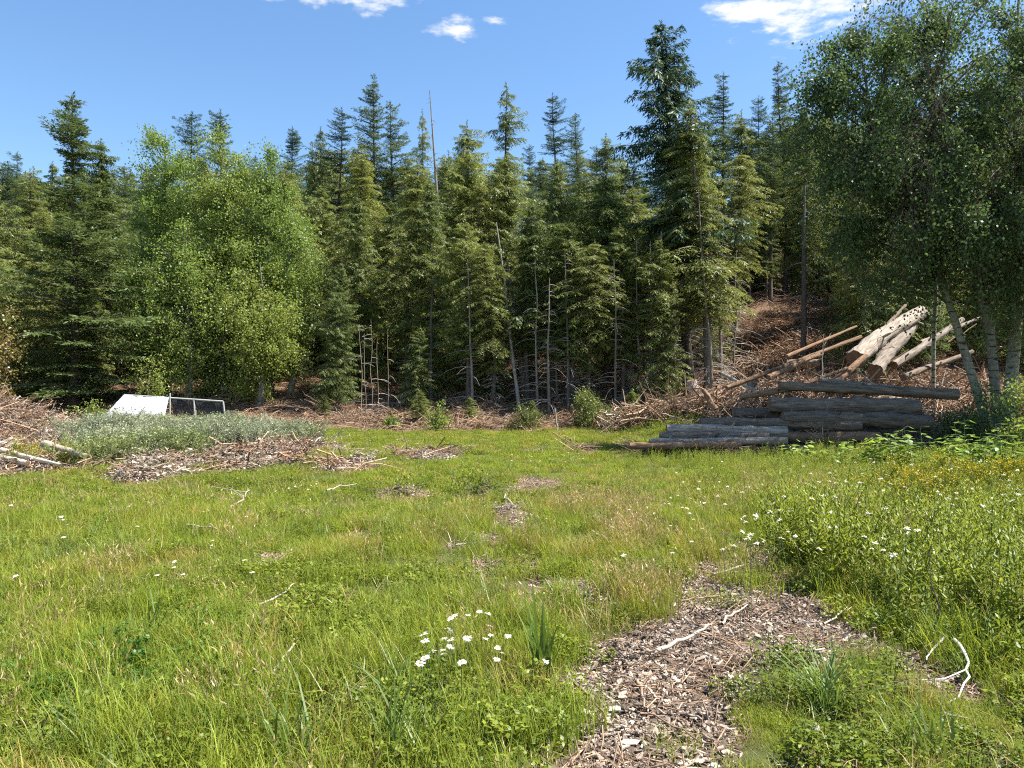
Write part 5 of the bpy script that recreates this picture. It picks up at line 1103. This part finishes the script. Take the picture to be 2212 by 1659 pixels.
# ------------------------------------------------------------------ individual plants
def tuft(seed, p, n, h, w, lean, rad, name, label, matn='grass_dark', cat='grass tuft'):
    r = np.random.RandomState(seed); me = blades(r, n, rad, h, w, lean, M[matn], hvar=.3, name=name); o = obj(name, me, loc=p); o['label'] = label; o['category'] = cat
tuft(1, gpt(1165, 1480, 0), 26, .50, .016, .35, .07, 'broad_blade_tuft', 'upright tuft of broad blades at the left edge of the bare soil')
tuft(2, gpt(1790, 1545, 0), 90, .36, .007, 1.3, .08, 'grass_tussock', 'arching fine-bladed tussock below the bare soil')
tuft(3, gpt(870, 1650, 0), 34, .42, .008, .6, .12, 'grass_tussock', 'tall grass tuft at the bottom centre')
tuft(4, gpt(640, 1655, 0), 30, .36, .010, .6, .10, 'grass_tussock', 'coarse tuft at the bottom left of centre')
tuft(5, gpt(310, 1400, 0), 20, .38, .008, .8, .10, 'grass_tussock', 'tall pale tuft in the left foreground grass')
tuft(6, gpt(1390, 1285, 0), 40, .3, .007, .6, .12, 'grass_tussock', 'tuft above the top left corner of the bare soil', 'grass')
tuft(7, gpt(1260, 1330, 0), 36, .26, .007, .6, .1, 'grass_tussock', 'green tuft beside the dark hole left of the bare soil', 'grass')
tuft(8, gpt(1990, 1640, 0), 40, .3, .009, .8, .12, 'grass_tussock', 'coarse tuft in the bottom right corner area')
# thimbleberry with broad lobed leaves
def berry(seed, px, Y, H, nst, label, rad=.3, ls=.15):
    r = np.random.RandomState(seed); x = X(px, Y); root = obj('berry_bush', None, loc=(x, Y, hz(x, Y))); root['label'] = label; root['category'] = 'berry bush'
    sb, lf = MB(), MB()
    for s in range(nst):
        a = r.rand() * 6.283; b = np.array([math.cos(a), math.sin(a), 0]) * rad * r.rand(); h = H * (.6 + .45 * r.rand()); e = b * 2.2 + np.array([0, 0, h]); u = np.linspace(0, 1, 6)[:, None]; P = b * (1 - u) + e * u; P[:, 2] = h * u[:, 0] ** .9
        V, Q = tubes(P[None], (.006 * (1.2 - .7 * u[:, 0]))[None], 4); sb.add(V, Q)
        for i in range(11):
            t = .25 + .75 * (i + r.rand()) / 11; p = np.array([np.interp(t, u[:, 0], P[:, k]) for k in range(3)]); az = i * 2.4 + r.rand(); out = np.array([math.cos(az), math.sin(az), .25]); q = p + out * (.05 + .10 * (1 - t) + .05)
            V, Q = tubes(np.array([[p, (p + q) / 2 + [0, 0, .01], q]]), np.full((1, 3), .0025), 3); sb.add(V, Q)
            L = ls * (.6 + .6 * r.rand()) * (1.15 - .5 * t); d = norm((out + np.array([0, 0, -.5 + .3 * r.randn()]))[None])[0]; sd = norm(np.cross(d, [0, 0, 1.])[None])[0]; nn_ = np.cross(sd, d)
            an = np.linspace(-2.5, 2.5, 11); rd = L * (.50 + .14 * np.cos(an * 3)) * (1 + .10 * r.randn(11)); ring = q + d * L * .45 + (np.cos(an) * rd)[:, None] * d + (np.sin(an) * rd)[:, None] * sd - nn_ * (.10 * L * np.abs(np.sin(an)))[:, None]
            V = np.concatenate([q[None], ring]); T = np.array([(0, k + 1, k + 2) for k in range(10)]); lf.add(V, None, T)
    obj('stems', sb.mesh('stems', [M['stem']]), root); obj('leaves', lf.mesh('leaves', [M['broad']]), root)
for i, (px, Y, H, n, lab) in enumerate([(2000, 14.5, 1.25, 3, 'tallest broad-leaved berry cane standing before the logs'), (1905, 15, .70, 6, 'broad-leaved berry bush left of the tallest cane'), (1835, 15.5, .6, 5, 'low berry bush under the middle of the log stack'),
        (1960, 14.6, .75, 6, 'berry bush at the foot of the tallest cane, on its left'), (2050, 14.6, .85, 7, 'berry bush close right of the tallest cane'), (2110, 14.2, .85, 7, 'berry bush between the tallest cane and the birch foot'),
        (2165, 13.8, .9, 7, 'berry bush below the upright birch'), (2215, 13.5, 1.1, 7, 'berry bush cut off by the right edge'), (1740, 16.5, .5, 4, 'small berry sprouts by the lower logs'), (2085, 15.6, 1.0, 6, 'berry bush behind the others, against the log ends')]):
    berry(80 + i, px, Y, H, n, lab)

# ---- oxeye daisies
def daisy_parts(seed):
    r = np.random.RandomState(seed); out = []
    st_, pe, di = MB(), MB(), MB(); h = .38; dv = r.randn(2) * .04
    u = np.linspace(0, 1, 5); P = np.stack([dv[0] * u ** 2, dv[1] * u ** 2, h * u], -1); V, Q = tubes(P[None], np.full((1, 5), .0018), 4); st_.add(V, Q)
    c = P[-1]; a = np.arange(16) * 2 * np.pi / 16 + r.rand(16) * .15; d = np.stack([np.cos(a), np.sin(a), -.12 + .15 * r.randn(16)], -1); nr = np.array([0, 0, 1.]) + r.randn(16, 3) * .15
    V, Q = rhombs(c + d * .004, d, nr, np.full(16, .0245) * (.85 + .3 * r.rand(16)), np.full(16, .0098)); pe.add(V, Q)
    an = np.arange(8) * np.pi / 4; ring = c + np.stack([np.cos(an) * .0080, np.sin(an) * .0080, np.full(8, .0025)], -1); V = np.concatenate([ring, (c + [0, 0, .0085])[None]]); di.add(V, None, [(k, (k + 1) % 8, 8) for k in range(8)])
    return st_.mesh('stem', [M['stem']]), pe.mesh('petals', [M['petal']]), di.mesh('flower_disc', [M['disc']])
DA = [daisy_parts(90 + i) for i in range(4)]
def daisy_whole(i):
    me = bpy.data.meshes.new('daisy'); V, F, mi = [], [], []; off = 0
    for k, m_ in enumerate(DA[i]):
        V += [tuple(v.co) for v in m_.vertices]; F += [tuple(v + off for v in p.vertices) for p in m_.polygons]; mi += [k] * len(m_.polygons); off = len(V)
    me.from_pydata(V, [], F); [me.materials.append(M[k]) for k in ('stem', 'petal', 'disc')]; me.polygons.foreach_set('material_index', mi); me.update(); return me
DW = [daisy_whole(i) for i in range(4)]
rd_ = np.random.RandomState(12)
def daisy_at(px, py, parts, label, group, hs=1.0, zf=1.0):
    s = .78 * hs * rd_.uniform(.8, 1.05) * rd_.uniform(.85, 1.15); z = .38 * s * zf; x, y = G(px, py, z)
    for _ in range(5): x, y = G(px, py, z + hz(x, y))
    i = rd_.randint(4); rot = (rd_.randn() * .22, rd_.randn() * .22, rd_.rand() * 6.283); loc = (x, y, hz(x, y))
    if parts:
        o = obj('daisy', None, loc=loc, rot=rot, scl=(s, s, s)); [obj(nm, me, o) for nm, me in zip(('stem', 'petals', 'flower_disc'), DA[i])]
    else: o = obj('daisy', DW[i], loc=loc, rot=(rot[0] * .5, rot[1] * .5, rot[2]), scl=(s, s, s * zf))
    o['label'] = label; o['category'] = 'daisy'
    if group: o['group'] = group
CL = [(1115, 835), (1140, 825), (1155, 858), (1190, 865), (1035, 865), (1008, 875), (1070, 880), (1045, 913), (1135, 908), (1243, 920), (940, 937), (1072, 937), (1165, 943), (1120, 960), (950, 963), (1060, 970), (1165, 966), (1213, 970), (1070, 985), (1135, 985), (1180, 993), (1205, 1000), (928, 1030), (1010, 1035), (965, 1055), (990, 1057), (1025, 1070), (1078, 1048), (1218, 1042), (1243, 1066), (940, 1090)]
for X0, Y0 in CL: daisy_at((768 + X0 * .574) * .72, (1352 + Y0 * .574) * .72, True, 'white daisy in the open clump left of the bare soil', 'daisies in the foreground clump')
daisy_at(825, 1482, True, 'lone white daisy in the lower centre grass', None)
daisy_at(1135, 1425, True, 'lone white daisy beside the broad-bladed tuft', None)
for (a, b, c, d, n, lab) in [(1480, 2200, 985, 1110, 95, 'white daisy among the tall weeds in front of the logs'), (1560, 1990, 1095, 1190, 38, 'white daisy in the front fringe of the tall weeds'), (590, 700, 1035, 1060, 12, 'white daisy in the small far drift left of the meadow middle'),
                             (1090, 1260, 972, 1000, 14, 'tiny white daisy in the far meadow middle'), (20, 560, 1085, 1250, 16, 'white daisy scattered through the left meadow'), (1340, 1520, 1060, 1200, 18, 'white daisy scattered where the dry grass grows')]:
    for i in range(n): daisy_at(rd_.uniform(a, b), rd_.uniform(c, d), False, lab, lab.replace('white daisy', 'daisies').replace('tiny ', ''), 1.1 if a >= 1400 else 1.0, 1.55 if a >= 1400 else .9)
